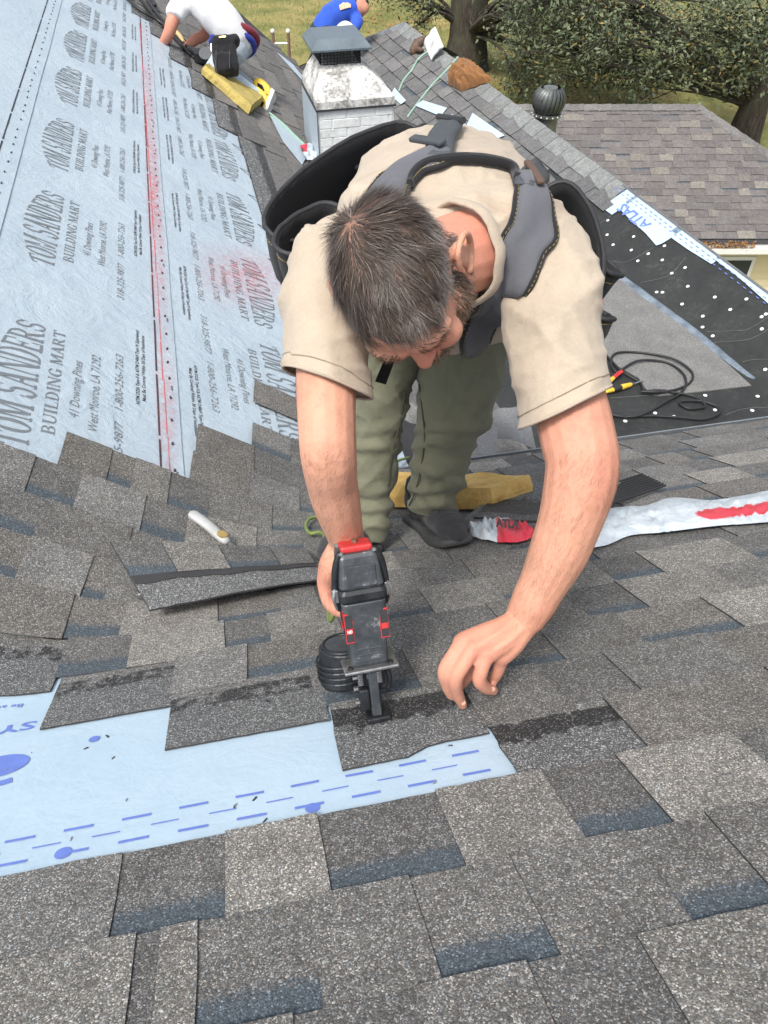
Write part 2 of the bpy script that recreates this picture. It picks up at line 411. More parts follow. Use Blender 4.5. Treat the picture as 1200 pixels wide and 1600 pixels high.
vo = t.n('TexVoronoi', feature='F1', Scale=330.); t.l(c, vo.inputs['Vector']); sp = t.n('SeparateColor'); t.l(vo.outputs['Color'], sp.inputs[0])
g = t.ramp(sp.outputs[0], [(0, (.115, .115, .110)), (.6, (.16, .16, .153)), (.9, (.21, .21, .20)), (1, (.31, .30, .29))])
M['granule_sheet'] = t.out(t.mix(1, g, t.ramp(t.noise(c, 7, 5).outputs[0], [(.3, .85), (.7, 1.15)]), 'MULTIPLY'), .93, t.bump(vo.outputs['Distance'], .4, .0012))
M['flash_tape'] = simple('silver_flashing_tape', (.15, .185, .22), .35, .5, 14, .6, .004)
M['scrap_back'] = simple('shingle_back_sand', (.17, .175, .18), .9, .3, 120, .3)
M['fascia'] = simple('fascia_paint', (.6, .6, .58), .6, .15, 9, .1)

# ------------------------------------------------------------------ shingles
DARK = (.110, .108, .104); MID = (.135, .132, .125); BROWN = (.131, .125, .115); TAN = (.164, .159, .147); PALE = (.204, .197, .180); GREY = (.149, .147, .141)
def piece(parent, fn, x0, x1, w0, w1, h0, h1, col, band=0, headlap=None, mat='shingle', nx=6, ny=2, rag=.002, thick=.003, skew=0, name='shingle', tear=None, tar=True):
    """one visible shingle piece: fn(x, w, h) gives the point; h0 height at its upper, h1 at its butt edge"""
    vs = []; bd = []; hl = []; tr = []
    r = random.random()*99
    rows = [i/ny for i in range(ny+1)]
    if band: rows = [0, band*.35, band*.85, band*1.5, 1]
    if headlap: rows = [0, .25, .55, .64, .7, .84, .9, 1]
    m = len(rows)
    for j, tt in enumerate(rows):
        for i in range(nx+1):
            s = i/nx; x = x0+(x1-x0)*s; w = w0+(w1-w0)*tt
            if 0 < i < nx or j: x += (noise.noise((w*31+r, i*9.1, 0)))*rag*(.6 if 0 < i < nx else 1)
            if j == m-1 or (headlap and j == 0): w += noise.noise((x*40+r, r, 0))*rag*1.3
            if tear and j == 0: w += tear(s)
            vs.append(fn(x+skew*tt, w, h0+(h1-h0)*tt))
            bd.append((1 if tt <= band*.36 else (.72 if tt <= band*.86 else 0)) if band else 0)
            hl.append((1 if tt < .72 else .0) if headlap else 0)
            tr.append((.0 if tt < .5 else (.55 if tt < .6 else (.95 if tt < .88 else .3)))*(tar if tar is not True else 1) if headlap and tar else 0)
    fs = []
    a = nx+1
    for j in range(m-1):
        for i in range(nx): fs.append((j*a+i, j*a+i+1, (j+1)*a+i+1, (j+1)*a+i))
    # skirts: butt edge, both sides (and the top edge of a loose headlap)
    ntop = len(fs)
    def skirt(idx):
        n = len(vs)
        for k in idx:
            p = vs[k]; i, j = k % a, k//a
            q = fn(x0+(x1-x0)*i/nx+skew*rows[j], w0+(w1-w0)*rows[j], h0+(h1-h0)*rows[j]-thick)
            base = fn(x0+(x1-x0)*i/nx+skew*rows[j], w0+(w1-w0)*rows[j], h0+(h1-h0)*rows[j])
            vs.append(p+(q-base)); bd.append(0); hl.append(0); tr.append(0)
        for k in range(len(idx)-1): fs.append((idx[k], n+k, n+k+1, idx[k+1]))
    skirt([(m-1)*a+i for i in range(a)]); skirt([j*a for j in range(m)]); skirt([j*a+nx for j in range(m)])
    if headlap: skirt([i for i in range(a)])
    o = mesh_obj(name, vs, fs, None, parent, mats=[M[mat], M['asphalt']], fmat=[0]*ntop+[1]*(len(fs)-ntop))
    me = o.data
    if band: fattr(me, 'band', bd)
    if headlap: fattr(me, 'headlap', hl); fattr(me, 'tar', tr)
    bm = bmesh.new(); bm.from_mesh(me); bmesh.ops.recalc_face_normals(bm, faces=bm.faces)
    if sum((f.normal.z for f in bm.faces)) < 0: bmesh.ops.reverse_faces(bm, faces=bm.faces)
    bm.to_mesh(me); bm.free()
    o.color = (*col, 1); return o
def jitter(c, a=.10):
    k = 1+random.uniform(-a, a); return tuple(x*k for x in c)
def course(parent, fn, xa, xb, w0, w1, rnd, lo=.10, hi=.23, mat='shingle', hbase=(.001, .0055), proud=.0032, tall=None, nx=6, start=None, bandp=.8, palette=None, rag=.002, th=.003):
    """a course of laminated shingles: proud tabs alternate with recessed ones that carry the dark band at their top"""
    x = xa; tooth = rnd.random() < .5 if start is None else start; n = 0
    while x < xb-.01:
        wd = rnd.uniform(lo, hi)
        if rnd.random() < .12: wd *= .5
        x2 = min(xb, x+wd)
        if xb-x2 < .05: x2 = xb
        pal = palette or ((TAN, MID, GREY, PALE, BROWN) if tooth else (DARK, DARK, MID, BROWN))
        col = jitter(rnd.choice(pal))
        ov = .004 if tooth else -.0
        if tooth: piece(parent, fn, x-ov, x2+ov, w0-.01, w1+.002, hbase[0]+proud, hbase[1]+proud, col, mat=mat, nx=nx, thick=max(.0045, th), rag=rag, skew=rnd.uniform(-.006, .006))
        else: piece(parent, fn, x-.012, x2+.012, w0-.004, w1, hbase[0], hbase[1], col, band=(.30+rnd.uniform(-.04, .05)) if rnd.random() < bandp else 0, mat=mat, nx=nx, rag=rag, thick=th)
        x = x2; tooth = not tooth; n += 1
    return n
EXP = .1445
def butt(k): return .188+EXP*k

# ------------------------------------------------------------------ near roof
def grid_fn(fn, us, vs_):
    V = [fn(u, v) for v in vs_ for u in us]; a = len(us)
    Fc = [(j*a+i, j*a+i+1, (j+1)*a+i+1, (j+1)*a+i) for j in range(len(vs_)-1) for i in range(a-1)]
    return V, Fc
lin = lambda a, b, n: [a+(b-a)*i/n for i in range(n+1)]
V, Fc = grid_fn(lambda x, w: surf(x, w, -.014), lin(-1.9, 3.4, 60), lin(-1.3, 2.41, 40))
roof_near = tag(mesh_obj('roof_near', V, Fc, M['deck']), kind='structure', label='dark shingled near roof slope falling away from the viewer')
rnd = random.Random(11)
def lifted(x, w, h):                                 # woven courses lie over the underlayment of the left roof
    p = pfold(x, w); return surf(x, w, h+.011*min(1, max(0, (.30-p)/.35)))
# the nearest courses tab by tab: left and right end of each recessed, banded tab and the tones between
LAID = {2: [((165, 1475), (357, 1440)), ((515, 1402), (732, 1352)), ((913, 1316), (1064, 1288))],
        1: [((300, 1602), (512, 1582)), ((690, 1546), (882, 1496)), ((1083, 1450), (1235, 1412))],
        0: [((-200, 1790), (60, 1760)), ((470, 1760), (700, 1720)), ((900, 1690), (1110, 1640))]}
def laid(k, w0, w1, xr):
    x = -.95; tones = iter([MID, PALE, TAN, MID, TAN] if k == 2 else [TAN, MID, MID, TAN, GREY])
    for (a, b) in LAID[k]:
        x0, x1 = Apx(*a)[0], Apx(*b)[0]
        if k == 1 and x < -.5:                       # two narrow cut tabs beside the long one
            e = Apx(205, 1540)[0], Apx(246, 1530)[0]
            piece(roof_near, surf, x, e[0], w0-.01, w1+.002, .004, .0082, jitter(TAN, .05), nx=6, thick=.005)
            piece(roof_near, surf, e[0]-.004, e[1]+.002, w0-.01, w1, .001, .0055, jitter(DARK, .05), nx=4)
            piece(roof_near, surf, e[1], x0+.003, w0-.01, w1+.002, .004, .0082, jitter(TAN, .05), nx=4, thick=.005); next(tones)
        else:
            m_ = x+(x0-x)*(.5 if k == 1 else .48); c_ = next(tones)
            if x0-x > .26:
                piece(roof_near, surf, x-.003, m_, w0-.01, w1+.002, .004, .0082, jitter(c_, .05), nx=6, thick=.005)
                piece(roof_near, surf, m_-.002, x0+.003, w0-.01, w1+.001, .0035, .0076, jitter(GREY, .08), nx=6, thick=.005)
            else: piece(roof_near, surf, x-.003, x0+.003, w0-.01, w1+.002, .004, .0082, jitter(c_, .05), nx=8, thick=.005)
        piece(roof_near, surf, x0-.012, x1+.012, w0-.004, w1, .001, .0055, jitter(DARK if k != 1 else MID, .06), band=.31, nx=8)
        x = x1
    course(roof_near, surf, x-.003, xr, w0, w1, rnd, .14, .2, start=True)
for k in range(-2, 17):
    w0, w1 = butt(k-1), butt(k)
    xr = min(.8+.74*w1, 2.75)
    xl = -.62 if k <= 2 else None
    if w1 > 2.44: break
    if k in LAID: laid(k, w0, w1, xr)
    elif k <= 2: course(roof_near, surf, -.72-.1*(k+2), xr, w0, w1, rnd, .14, .22)
    elif k <= 4:
        if k == 3:                                   # old course with its upper part torn open and smeared with tar
            piece(roof_near, surf, .292, .492, w0-.002, w1+.004, .0015, .004, GREY, headlap=1, nx=10, rag=.004)
            course(roof_near, surf, .49, xr, w0, w1, rnd, .13, .22)
        else: course(roof_near, surf, .289, xr, w0, w1, rnd, .13, .22)
    else: course(roof_near, lifted, {5: .052, 6: -.218, 7: -.449}.get(k, {8: -1.0, 9: -1.05, 10: -1.0, 11: -1.0, 12: -.61, 13: -.242, 14: -.242}.get(k, -.046)), xr, w0, w1, rnd, .12, .22, nx=8)
for k in (17,):                                      # last woven course runs on up the left roof only
    course(roof_near, lifted, -.046, .30, butt(k-1), butt(k), rnd, .1, .2, nx=8)
    course(roof_near, lifted, .13, .40, butt(k), butt(k+1), rnd, .1, .2, nx=8)
    course(roof_near, lifted, .22, .46, butt(k+1), butt(k+2), rnd, .1, .2, nx=8)
# upper halves of the new courses, still uncovered towards the bare strip
tear = lambda s: 0 if s < .45 else .022*math.sin(min(1, (s-.45)/.2)*math.pi/2)
piece(roof_near, surf, .055, .288, butt(5)-.337, butt(5)-EXP, .002, .003, GREY, headlap=1, nx=14, rag=.003, tear=tear, skew=.006)
piece(roof_near, surf, -.216, .056, butt(6)-.337, butt(6)-EXP, .002, .003, GREY, headlap=1, nx=12, tar=.72)
piece(roof_near, surf, -.447, -.214, butt(7)-.337, butt(7)-EXP, .002, .003, GREY, headlap=1, nx=12, tar=.66)
piece(roof_near, surf, -.95, -.46, butt(8)-.337, butt(8)-EXP, .002, .003, GREY, headlap=1, nx=14, tar=.6)
# upper parts of woven courses that show on the left roof
for x0, x1, k in ((-.61, -.30, 13), (-.24, -.06, 15), (-.046, .12, 18)):
    pass
# pale blue underlayment still bare between the courses
V, Fc = grid_fn(lambda x, w: surf(x, w, -.003+.0008*noise.noise((x*9, w*9, 0))), lin(-.95, .294, 50), lin(.42, 1.2, 30))
strip = mesh_obj('underlayment', V, Fc, M['wrap_blue'], roof_near, smooth=True)
strip['label'] = 'bare pale blue underlayment strip with blue dashes'
def on_strip(x, w): return surf(x, w, -.0018+.0008*noise.noise((x*9, w*9, 0)))
def dash(x, w, ln, th): print_on('printed_dash', [_bar(-.5, -.5, .5, .5)], lambda a, b: on_strip(x+a*ln, w+b*th), M['ink_blue'], strip)
dw = [Apx(213, 1274)[1], Apx(257, 1283)[1], Apx(208, 1310)[1], Apx(158, 1340)[1]]
dx0 = [Apx(213, 1274)[0], Apx(257, 1283)[0], Apx(208, 1310)[0], Apx(158, 1340)[0]]
for r_ in range(4):
    for i in range(-5, 12):
        x = dx0[r_]+i*.0805
        if -.6 < x < .27: dash(x, dw[r_]+rnd.uniform(-.001, .001), .041 if r_ % 2 == 0 else .038, .0055 if r_ % 2 == 0 else .0028)
def dot(px, py, r): 
    x, w = Apx(px, py)
    print_on('printed_dot', [[(math.cos(a*math.pi/12), math.sin(a*math.pi/12)) for a in range(24)]], lambda a, b: on_strip(x+a*r, w+b*r), M['ink_blue'], strip)
dot(147, 1153, .0095); dot(98, 1331, .0115); dot(488, 1260, .0105)
xb, wb = Apx(-5, 1196)
print_on('printed_emblem', [[(math.cos(a*math.pi/16), math.sin(a*math.pi/16)) for a in range(32)]], lambda a, b: on_strip(xb+a*.052, wb+b*.033), M['ink_blue'], strip)
print_on('printed_emblem', _arc(0, 0, 1, 1, 195, 290, .16, .2, 20), lambda a, b: on_strip(xb+.01+a*.085, wb+.015+b*.075), M['ink_blue'], strip)
x_, w_ = Apx(52, 1138)
print_on('printed_lettering', plain('SYN', 0, .02), lambda a, b: on_strip(x_-.0+(-a)*.115, w_+.030-b*.028), M['ink_blue'], strip)
x2_, w2_ = Apx(34, 1104)
print_on('printed_lettering', plain('Be av', 0, .01), lambda a, b: on_strip(x2_-a*.05, w2_+.012-b*.012), M['ink_blue'], strip)
# specks of grit and shingle crumbs on the strip
for i in range(14):
    x, w = rnd.uniform(-.5, .25), rnd.uniform(.5, .82); s_ = rnd.uniform(.0012, .0032)
    p = on_strip(x, w); a = Vector((rnd.uniform(-1, 1), rnd.uniform(-1, 1), .2)).normalized()
    m_ = MB(); m_.tube([p, p+a*s_*rnd.uniform(1, 3.2)], s_*.5, 5); m_.build('crumb', M['deck'] if i % 3 else M['ink'], strip)
# eave board and the wall under the near eave
mb = MB(); e0, e1 = surf(.5, 2.405, -.01), surf(3.3, 2.405-.0, -.01)
mb.prism([e0, e1, e1+Vector((0, 0, -.02)), e0+Vector((0, 0, -.012))], (0, .006, 0)); mb.build('drip_edge', M['ink'], roof_near)
mb = MB(); mb.prism([e0+Vector((0, -.03, -.03)), e1+Vector((0, -.03, -.03)), e1+Vector((0, -.03, -.9)), e0+Vector((0, -.03, -.9))], (0, .02, 0)); mb.build('wall', M['fascia'], roof_near)

# ------------------------------------------------------------------ left roof
poly = [(-2.8, -1.26), (.52, 2.06), (1.36, 2.06), (1.86, 5.6), (1.6, 8.1), (1.27, 8.96), (.64, 10.53), (-.6, 13.6), (-2.8, 13.6)]
roof_left = tag(MB().prism([Cz(x, y, -.022) for x, y in poly], NC*.014).build('roof_left', M['deck']), kind='structure', label='left roof slope rising from the woven valley, half covered in printed underlayment')
def wrinkle(X, Y):
    return .0016*noise.noise((X*5, Y*3, 1))+.0014*noise.noise((X*22+Y*3, Y*5, 4))+.0008*noise.noise((X*40, Y*40, 8))
def onroll(base):
    return lambda X, Y: Cz(X, Y, base+wrinkle(X, Y)+.001)
def roll(X0, X1, Y0, Y1, base, label, waver=.004):
    fn = onroll(base)
    def g(X, Y):
        e = (X-X0)/(X1-X0); dx = waver*noise.noise((Y*1.3, base*900, 0))
        return fn(X+dx*abs(2*e-1)**3, Y)
    V, Fc = grid_fn(g, lin(X0, X1, 46), lin(Y0, Y1, 150))
    o = mesh_obj('underlayment', V, Fc, M['wrap'], roof_left, smooth=True); o['label'] = label
    return o, onroll(base+.0014)
roll3, f3 = roll(-.30, .62, 1.0, 7.7, -.002, 'lower roll of silver underlayment with upside-down print')
roll2, f2 = roll(-.86, -.205, .1, 9.2, .002, 'middle roll of silver underlayment with large logo print')
roll1, f1 = roll(-2.7, -.752, -.6, 11, .006, 'upper roll of silver underlayment')
def col_text(polys, fn, X, Y, ln, ht, d, par, ink='ink', name='printed_lettering'):
    """d=1: reads away from the viewer with letter tops uphill; d=-1: turned round"""
    print_on(name, polys, lambda a, b: fn(X-d*b*ht/K, Y+d*(a-.5)*ln), M[ink], par)
TOM, BM = serif('TOM SANDERS', .75), serif('BUILDING MART')
for par, fn, d, Ys, off in ((roll2, f2, 1, [2.03, 3.07, 3.97, 4.87, 5.7, 6.5, 7.3, 8.1], lambda x: x),
                            (roll3, f3, -1, [2.42, 3.2, 4.0, 4.85, 5.55, 6.2], lambda x: -.39-x-.052)):
    for Y in Ys:
        sx = (lambda v: v) if d == 1 else (lambda v: -.468-v)     # mirror the columns for the turned roll
        col_text(TOM, fn, sx(-.586), Y, .64, .074, d, par)
        col_text(BM, fn, sx(-.532), Y+.04*d, .55, .036, d, par)
        col_text(plain('41 Downing Pines', .25), fn, sx(-.480), Y+.02*d, .30, .030, d, par)
        col_text(plain('West Monroe, LA 71292', .25), fn, sx(-.432), Y+.03*d, .40, .030, d, par)
        col_text(plain('318-325-9877    1-800-256-7263', .25), fn, sx(-.368), Y-.05*d, .66, .027, d, par)
        col_text(plain('ASTM D226 Type II & ASTM D4869 Type IV Equivalency', .1, .012), fn, sx(-.322), Y+.25*d, .46, .012, d, par, 'ink_black')
        col_text(plain('Must Be Covered Within 30 Days of Installation', .1, .012), fn, sx(-.304), Y+.25*d, .40, .012, d, par, 'ink_black')
# dashed lap lines, nail marks and the punched lap edge
for par, fn, X in ((roll2, f2, -.272), (roll1, f1, -.825)):
    Y = 1.2
    while Y < 9:
        ln = .34; print_on('printed_line', [[(s, b) for s, b in _bar(i/8, 0, (i+1)/8, 1)] for i in range(8)], lambda a, b: fn(X+.0055*b, Y+a*ln), M['ink_black'], par)
        Y += .36
    Y = 1.4; 
    while Y < 8.5:
        p = fn(X+.040+rnd.uniform(-.002, .002), Y); u_ = Vector((rnd.uniform(-.3, .3), 1, 0)).normalized()
        mb = MB(); mb.tube([p-u_*.006, p+u_*.006], .0035, 6); mb.build('nail_head', M['ink_black'], par); Y += rnd.uniform(.085, .14)
for Y in [1.75+.45*i for i in range(14)]:
    col_text(plain('TRI-BUILT', 0, .02) if False else plain('.com', 0, .02), f2, -.222, Y, .03, .010, 1, roll2, 'ink_black')
for Y in [2.85, 3.25, 3.65, 4.05, 4.45, 4.85, 5.25]:
    col_text(plain('Protect Plus', .3, .02), f3, .325-.02*(Y-3), Y, .30, .04, -1, roll3, 'ink_black')
    a_ = [(0, 0), (.12, .05), (.12, .1), (.22, .02), (.05, -.06)]
    for q in range(4):
        (x0, y0), (x1, y1) = a_[q], a_[q+1]; dv_ = Vector((x1-x0, y1-y0)); nn = Vector((-dv_.y, dv_.x)).normalized()*.003
        print_on('printed_line', [[(x0-nn.x, y0-nn.y), (x1-nn.x, y1-nn.y), (x1+nn.x, y1+nn.y), (x0+nn.x, y0+nn.y)]], lambda a, b: f3(.375-.02*(Y-3)-b, Y+.1-a), M['ink_black'], roll3)
# snapped red chalk line with drifting dust
mb = MB()
Y = 1.55
while Y < 7.4:
    ln = rnd.uniform(.05, .3); X = -.247-.0055*(Y-1.6)+.004*noise.noise((Y*2, 0, 0)); w_ = rnd.uniform(.0008, .0024)*(1+.22*Y)
    n = 8
    for i in range(n):
        ya, yb = Y+ln*i/n, Y+ln*(i+1)/n
        mb.add([f2(X-w_/2, ya)+NC*.0006, f2(X+w_/2, ya)+NC*.0006, f2(X+w_/2, yb)+NC*.0006, f2(X-w_/2, yb)+NC*.0006], [(0, 1, 2, 3)])
    Y += ln*rnd.uniform(1.0, 1.08)
o = mb.build('chalk_line', M['chalk'], roll2); o['label'] = 'red chalk line'; o['kind'] = 'stuff'
t = NT('chalk_dust'); c = t.coord('Object'); at = t.n('Attribute', attribute_name='dust')
a1 = t.math('MULTIPLY', at.outputs['Fac'], t.ramp(t.noise(c, 45, 5, .7).outputs[0], [(.38, 0), (.72, 1)]))
t.out((.78, .16, .17), .95); t.l(t.math('MULTIPLY', a1, .8), t.b.inputs['Alpha']); M['dust'] = t.m
for fn, par, X0, X1, Y0, Y1, tilt in ((f2, roll2, -.285, -.207, 1.6, 7.2, 0), (f3, roll3, -.12, .40, 2.75, 4.0, .2)):
    xs, ys = lin(X0, X1, 10), lin(Y0, Y1, 60)
    V, Fc = grid_fn(lambda X, Y: fn(X, Y)+NC*.0004, xs, ys)
    o = mesh_obj('chalk_dust', V, Fc, M['dust'], par); o['kind'] = 'stuff'
    vals = []
    for Y in ys:
        for X in xs:
            e = (X-X0)/(X1-X0); f = (Y-Y0)/(Y1-Y0)
            vals.append(max(0, math.sin(math.pi*e))*max(0, math.sin(math.pi*f))**.4*(.6+.8*noise.noise((Y*1.7, X*3, 3))) if not tilt else max(0, 1-abs(f-.25-.5*e)*3.0)*math.sin(math.pi*min(1, f*1.2))*math.sin(math.pi*e)*.75)
    fattr(o.data, 'dust', vals)
# shingles laid on the left roof: courses run away from the viewer, stepped along their upper edge
rnd = random.Random(5)
def Cfn(base=0): return lambda y, w, h: Cz(w, y, h+base)          # x along the eave = Y, w down the slope = X
EX = .1235
def hip_y(X): return 8.96+(1.27-X)*2.5
starts = {.29: 3.35, .166: 5.45, .043: 6.05, -.08: 6.55, -.204: 7.0, -.327: 7.35, -.451: 7.75, -.57: 8.2}
ns = [.29-EX*i for i in range(8)]
lows = [.29+EX*(i+1) for i in range(8)]
FARP = ((.128, .124, .118), (.138, .133, .126), (.118, .115, .110), (.148, .142, .134))
for i, n_ in enumerate(lows):
    b = n_+.29
    if b > 1.86+.2: break
    y0 = 2.25 if i > 1 else 2.9-.3*i
    course(roof_left, Cfn(.006), y0, min(9.4, hip_y(b)), b-EX, b, rnd, .26, .46, 'shingle_far', nx=3, palette=FARP, proud=.004, bandp=.18, rag=.004, hbase=(.001, .010), th=.010)
piece(roof_left, Cfn(.004), 3.1, 5.5, .30, .46, .001, .003, (.17, .175, .175), headlap=1, nx=8, mat='shingle_far')
for i, n_ in enumerate(ns):
    b = n_+.29; st = list(starts.values())[i]; nxt = list(starts.values())[i+1] if i+1 < 8 else st+.5
    course(roof_left, Cfn(.008), st, hip_y(b), b-EX, b, rnd, .28, .5, 'shingle_far', nx=3, palette=FARP, proud=.004, bandp=.18, rag=.004, hbase=(.001, .010), th=.010)
    piece(roof_left, Cfn(.007), st, nxt+.25, n_, n_+.17, .001, .003, (.15, .15, .148), nx=6, mat='shingle_far', rag=.012, thick=.01, headlap=1)

# ------------------------------------------------------------------ right roof, trough and membrane
ZR = -2.2; R2 = Vector((3.09, 3.29, ZR)); R1 = Vector((2.59, 9.72, ZR)); DL = (R1-R2).length
UD = (R1-R2).normalized(); LD = Vector((-UD.y, UD.x, 0)); DV = (LD+Vector((0, 0, -S))).normalized(); ND = UD.cross(DV); ND = ND if ND.z > 0 else -ND
def Dp(u, w, h=0): return R2+UD*u+DV*w+ND*h
def Dpx(px, py):
    p = hit(px, py, R2, ND)-R2; return p.dot(UD), p.dot(DV)
RD = Vector((UD.y, -UD.x, 0)); DV2 = (RD+Vector((0, 0, -1.5))).normalized(); ND2 = UD.cross(DV2); ND2 = ND2 if ND2.z > 0 else -ND2
mb = MB(); uN = -1.1
mb.add([Dp(uN, 0, -.01), Dp(DL, 0, -.01), Dp(DL+1.25/K, 1.25, -.01), Dp(uN, 1.25, -.01), R2+UD*uN+DV2*2.2, R1+DV2*2.2+UD*1.9], [(0, 1, 2, 3), (0, 4, 5, 1), (1, 5, 2)])
roof_right = tag(mb.build('roof_right', M['deck']), kind='structure', label='right roof wing with grey shingles and a ridge running towards the trees')
CUT = Dpx(945, 312)[0]
D_pal = ((.135, .136, .136), (.124, .125, .126), (.145, .145, .142), (.115, .116, .118))
rnd = random.Random(3)
def Dfn(u, w, h): return Dp(u, w, h)
for j in range(7):
    w0 = .10+j*.137; w1 = w0+.137
    u0 = CUT-.12+.10*j if j < 3 else CUT+[0, 0, 0, 1.75, 2.2, 2.75, 3.2][j]
    course(roof_right, Dfn, u0, DL+(w0+.07)/K-.02, w0, w1, rnd, .14, .3, 'shingle_far', nx=3, palette=D_pal, proud=.005, bandp=.25, rag=.004, hbase=(.002, .016), th=.016)
# ridge caps and hip caps
def cap(p, q, na, nb, wd=.13, lift=.012, col=(.2, .205, .2)):
    ax = (q-p).normalized(); da = ax.cross(na); da = da if da.dot(na+nb*-1) < 9 else da
    a1 = na.cross(ax); a1 = a1 if a1.z < 0 else -a1; b1 = nb.cross(ax); b1 = b1 if b1.z < 0 else -b1
    up = Vector((0, 0, 1)); V = []
    for t_, l_ in ((p, lift*.5), (q, lift)):
        V += [t_+a1*wd+na*l_, t_+a1*wd*.35+na*(l_+.002), t_+up*(l_+.004), t_+b1*wd*.35+nb*(l_+.002), t_+b1*wd+nb*l_]
    V += [v-up*.008 for v in V[5:10]]+[v-up*.008 for v in V[0:5]]
    fs = [(i, i+1, i+6, i+5) for i in range(4)]+[(5+i, 6+i, 11+i, 10+i) for i in range(4)]+[(0, 5, 10, 15), (4, 9, 14, 19)]
    o = mesh_obj('ridge_cap', V, fs, M['shingle_far'], roof_right); o.color = (*jitter(col, .12), 1)
    bm = bmesh.new(); bm.from_mesh(o.data); bmesh.ops.recalc_face_normals(bm, faces=bm.faces); bm.to_mesh(o.data); bm.free()
u = DL
while u > CUT+.1:
    cap(Dp(u, 0), Dp(max(u-.235, CUT-.05), 0), ND, ND2, col=(.185, .195, .19)); u -= .225
NH = Vector((UD.x*S, UD.y*S, 1)).normalized()
HD = (UD+LD+Vector((0, 0, -S))).normalized(); q_ = 0
while q_ < 1.3:
    cap(R1+HD*(q_+.235), R1+HD*q_, ND, NH, wd=.11, col=(.15, .165, .175)); q_ += .225
mb = MB(); mb.add([R1+Vector((0, 0, -.01)), R1+HD*1.9, R1+(UD+RD+Vector((0, 0, -S))).normalized()*1.9], [(0, 1, 2)]); mb.build('hip_slope', M['deck'], roof_right)
# trough floor between the two slopes
def zE(Y): return -2.42 if Y < 4.1 else max(-2.78, -2.42-(Y-4.1)*.2)
def XD(Y, z):                                             # where the right slope meets level z
    w = (ZR-z)/(S/K); p = R2+DV*w; return p.x+UD.x/UD.y*(Y-p.y)
ys = lin(2.0, 9.6, 40)
V, Fc = grid_fn(lambda e, Y: Vector(((1-e)*((-1.668-zE(Y))/S-.03)+e*(XD(Y, zE(Y))+.05), Y, zE(Y))), lin(0, 1, 8), ys)
roof_flat = tag(mesh_obj('roof_flat', V, Fc, M['granule_sheet']), kind='structure', label='low trough floor between the roof slopes')
# black membrane: lies on the floor and turns up the right slope
def memb(Y, s_, h=0):
    """s_ metres along the section: negative on the floor (to the left), positive up the right slope"""
    z = zE(min(Y, 4.1)); x0 = XD(Y, z); r = .10
    if s_ <= -r: a, b, t_ = -s_, 0, 0
    elif s_ >= r: a, b, t_ = 0, s_, 1
    else: a, b, t_ = (r-s_)**2/(4*r), (r+s_)**2/(4*r), (s_+r)/(2*r)
    n = (Vector((0, 0, 1))*(1-t_)+ND*t_).normalized()
    return Vector((x0, Y, z))-Vector((1, 0, 0))*a-DV*b+n*(h+.006)
SMAX = (ZR+2.42)/(S/K)
V, Fc = grid_fn(lambda s_, Y: memb(Y, s_, .002*noise.noise((s_*8, Y*5, 0))), lin(-1.42, SMAX-.02, 44), lin(2.0, 5.6, 50))
membrane = mesh_obj('membrane', V, Fc, M['membrane'], roof_flat, smooth=True); membrane['label'] = 'black membrane lining turned up the right slope'
def memb_px(px, py):
    """where a sight line meets the membrane"""
    d = ray(px, py); a, b = None, 9e9
    for Y in lin(2.0, 5.5, 140):
        for s_ in lin(-1.4, SMAX, 70):
            p = memb(Y, s_); q = proj(p); e = (q[0]-px)**2+(q[1]-py)**2
            if e < b: a, b = (Y, s_), e
    return a
caps = [(1025,648),(978,656),(1104,620),(1120,641),(1175,640),(1054,649),(1200,420+70),(1192,512),(1189,494),(1141,488),(1116,463),(1097,495),(1098,509),(1114,525),(1076,450),(1064,474),(1048,428),(1035,455),(1025,459),(1036,386),(1034,408),(1012,398),(996,406),(985,391),(991,367),(958,383),(950,366),(951,344),(920,362),(916,347),(1071,415),(1165,466),(1198,578),(1187,620),(905,318)]
for (a, b) in caps:
    Y, s_ = memb_px(a, b); p = memb(Y, s_, .001); n = (memb(Y, s_, .1)-p).normalized(); r = .0105
    e1 = n.orthogonal().normalized(); e2 = n.cross(e1); mb = MB()
    mb.tube([p, p+n*.0025, p+n*.003], [r, r, r*.75], 10); mb.build('nail_cap', M['cap_white'], membrane)
for pts in ([(912,362),(935,352),(957,338)], [(955,410),(980,408),(1013,392),(1022,385)], [(1000,440),(1030,436),(1050,425),(1072,405)], [(1105,520),(1155,516),(1175,508),(1200,497)], [(1115,532),(1165,529),(1185,522),(1200,513)], [(955,621),(1010,618),(1020,616)], [(1130,648),(1165,641),(1200,637)], [(1160,564),(1180,562),(1199,560)]):
    yy = [memb_px(*p) for p in pts]; q_ = [memb(Y, s_, .001) for Y, s_ in yy]; q_, _ = spline(q_, 1.0, 5)
    mb = MB(); mb.tube(q_, .0013, 5, ref=(0, 0, 1)); mb.build('lap_edge', M['lap'], membrane)
# grey cap sheet lying in the trough with a silver flashing tape along it
def flr(px, py, h=0):
    z = -2.42+h; d = ray(px, py); return d*(z/d.z)
sh = [(1194,600),(1100,611),(1030,618),(1018,616),(1004,602),(998,590),(965,572),(925,535),(880,470),(890,398),(925,398),(1000,455),(1080,516),(1150,568)]
def felt_h(p): return .010+.006*noise.noise((p.x*4, p.y*4, 0))
pts = [flr(*p, .012) for p in sh]
cen = sum(pts, Vector())/len(pts); V = [cen]+[cen.lerp(p, .5) for p in pts]+pts; n = len(pts)
fs = [(0, 1+i, 1+(i+1) % n) for i in range(n)]+[(1+i, 1+n+i, 1+n+(i+1) % n, 1+(i+1) % n) for i in range(n)]
V += [p-Vector((0, 0, .006)) for p in pts]; fs += [(1+n+i, 1+2*n+i, 1+2*n+(i+1) % n, 1+n+(i+1) % n) for i in range(n)]
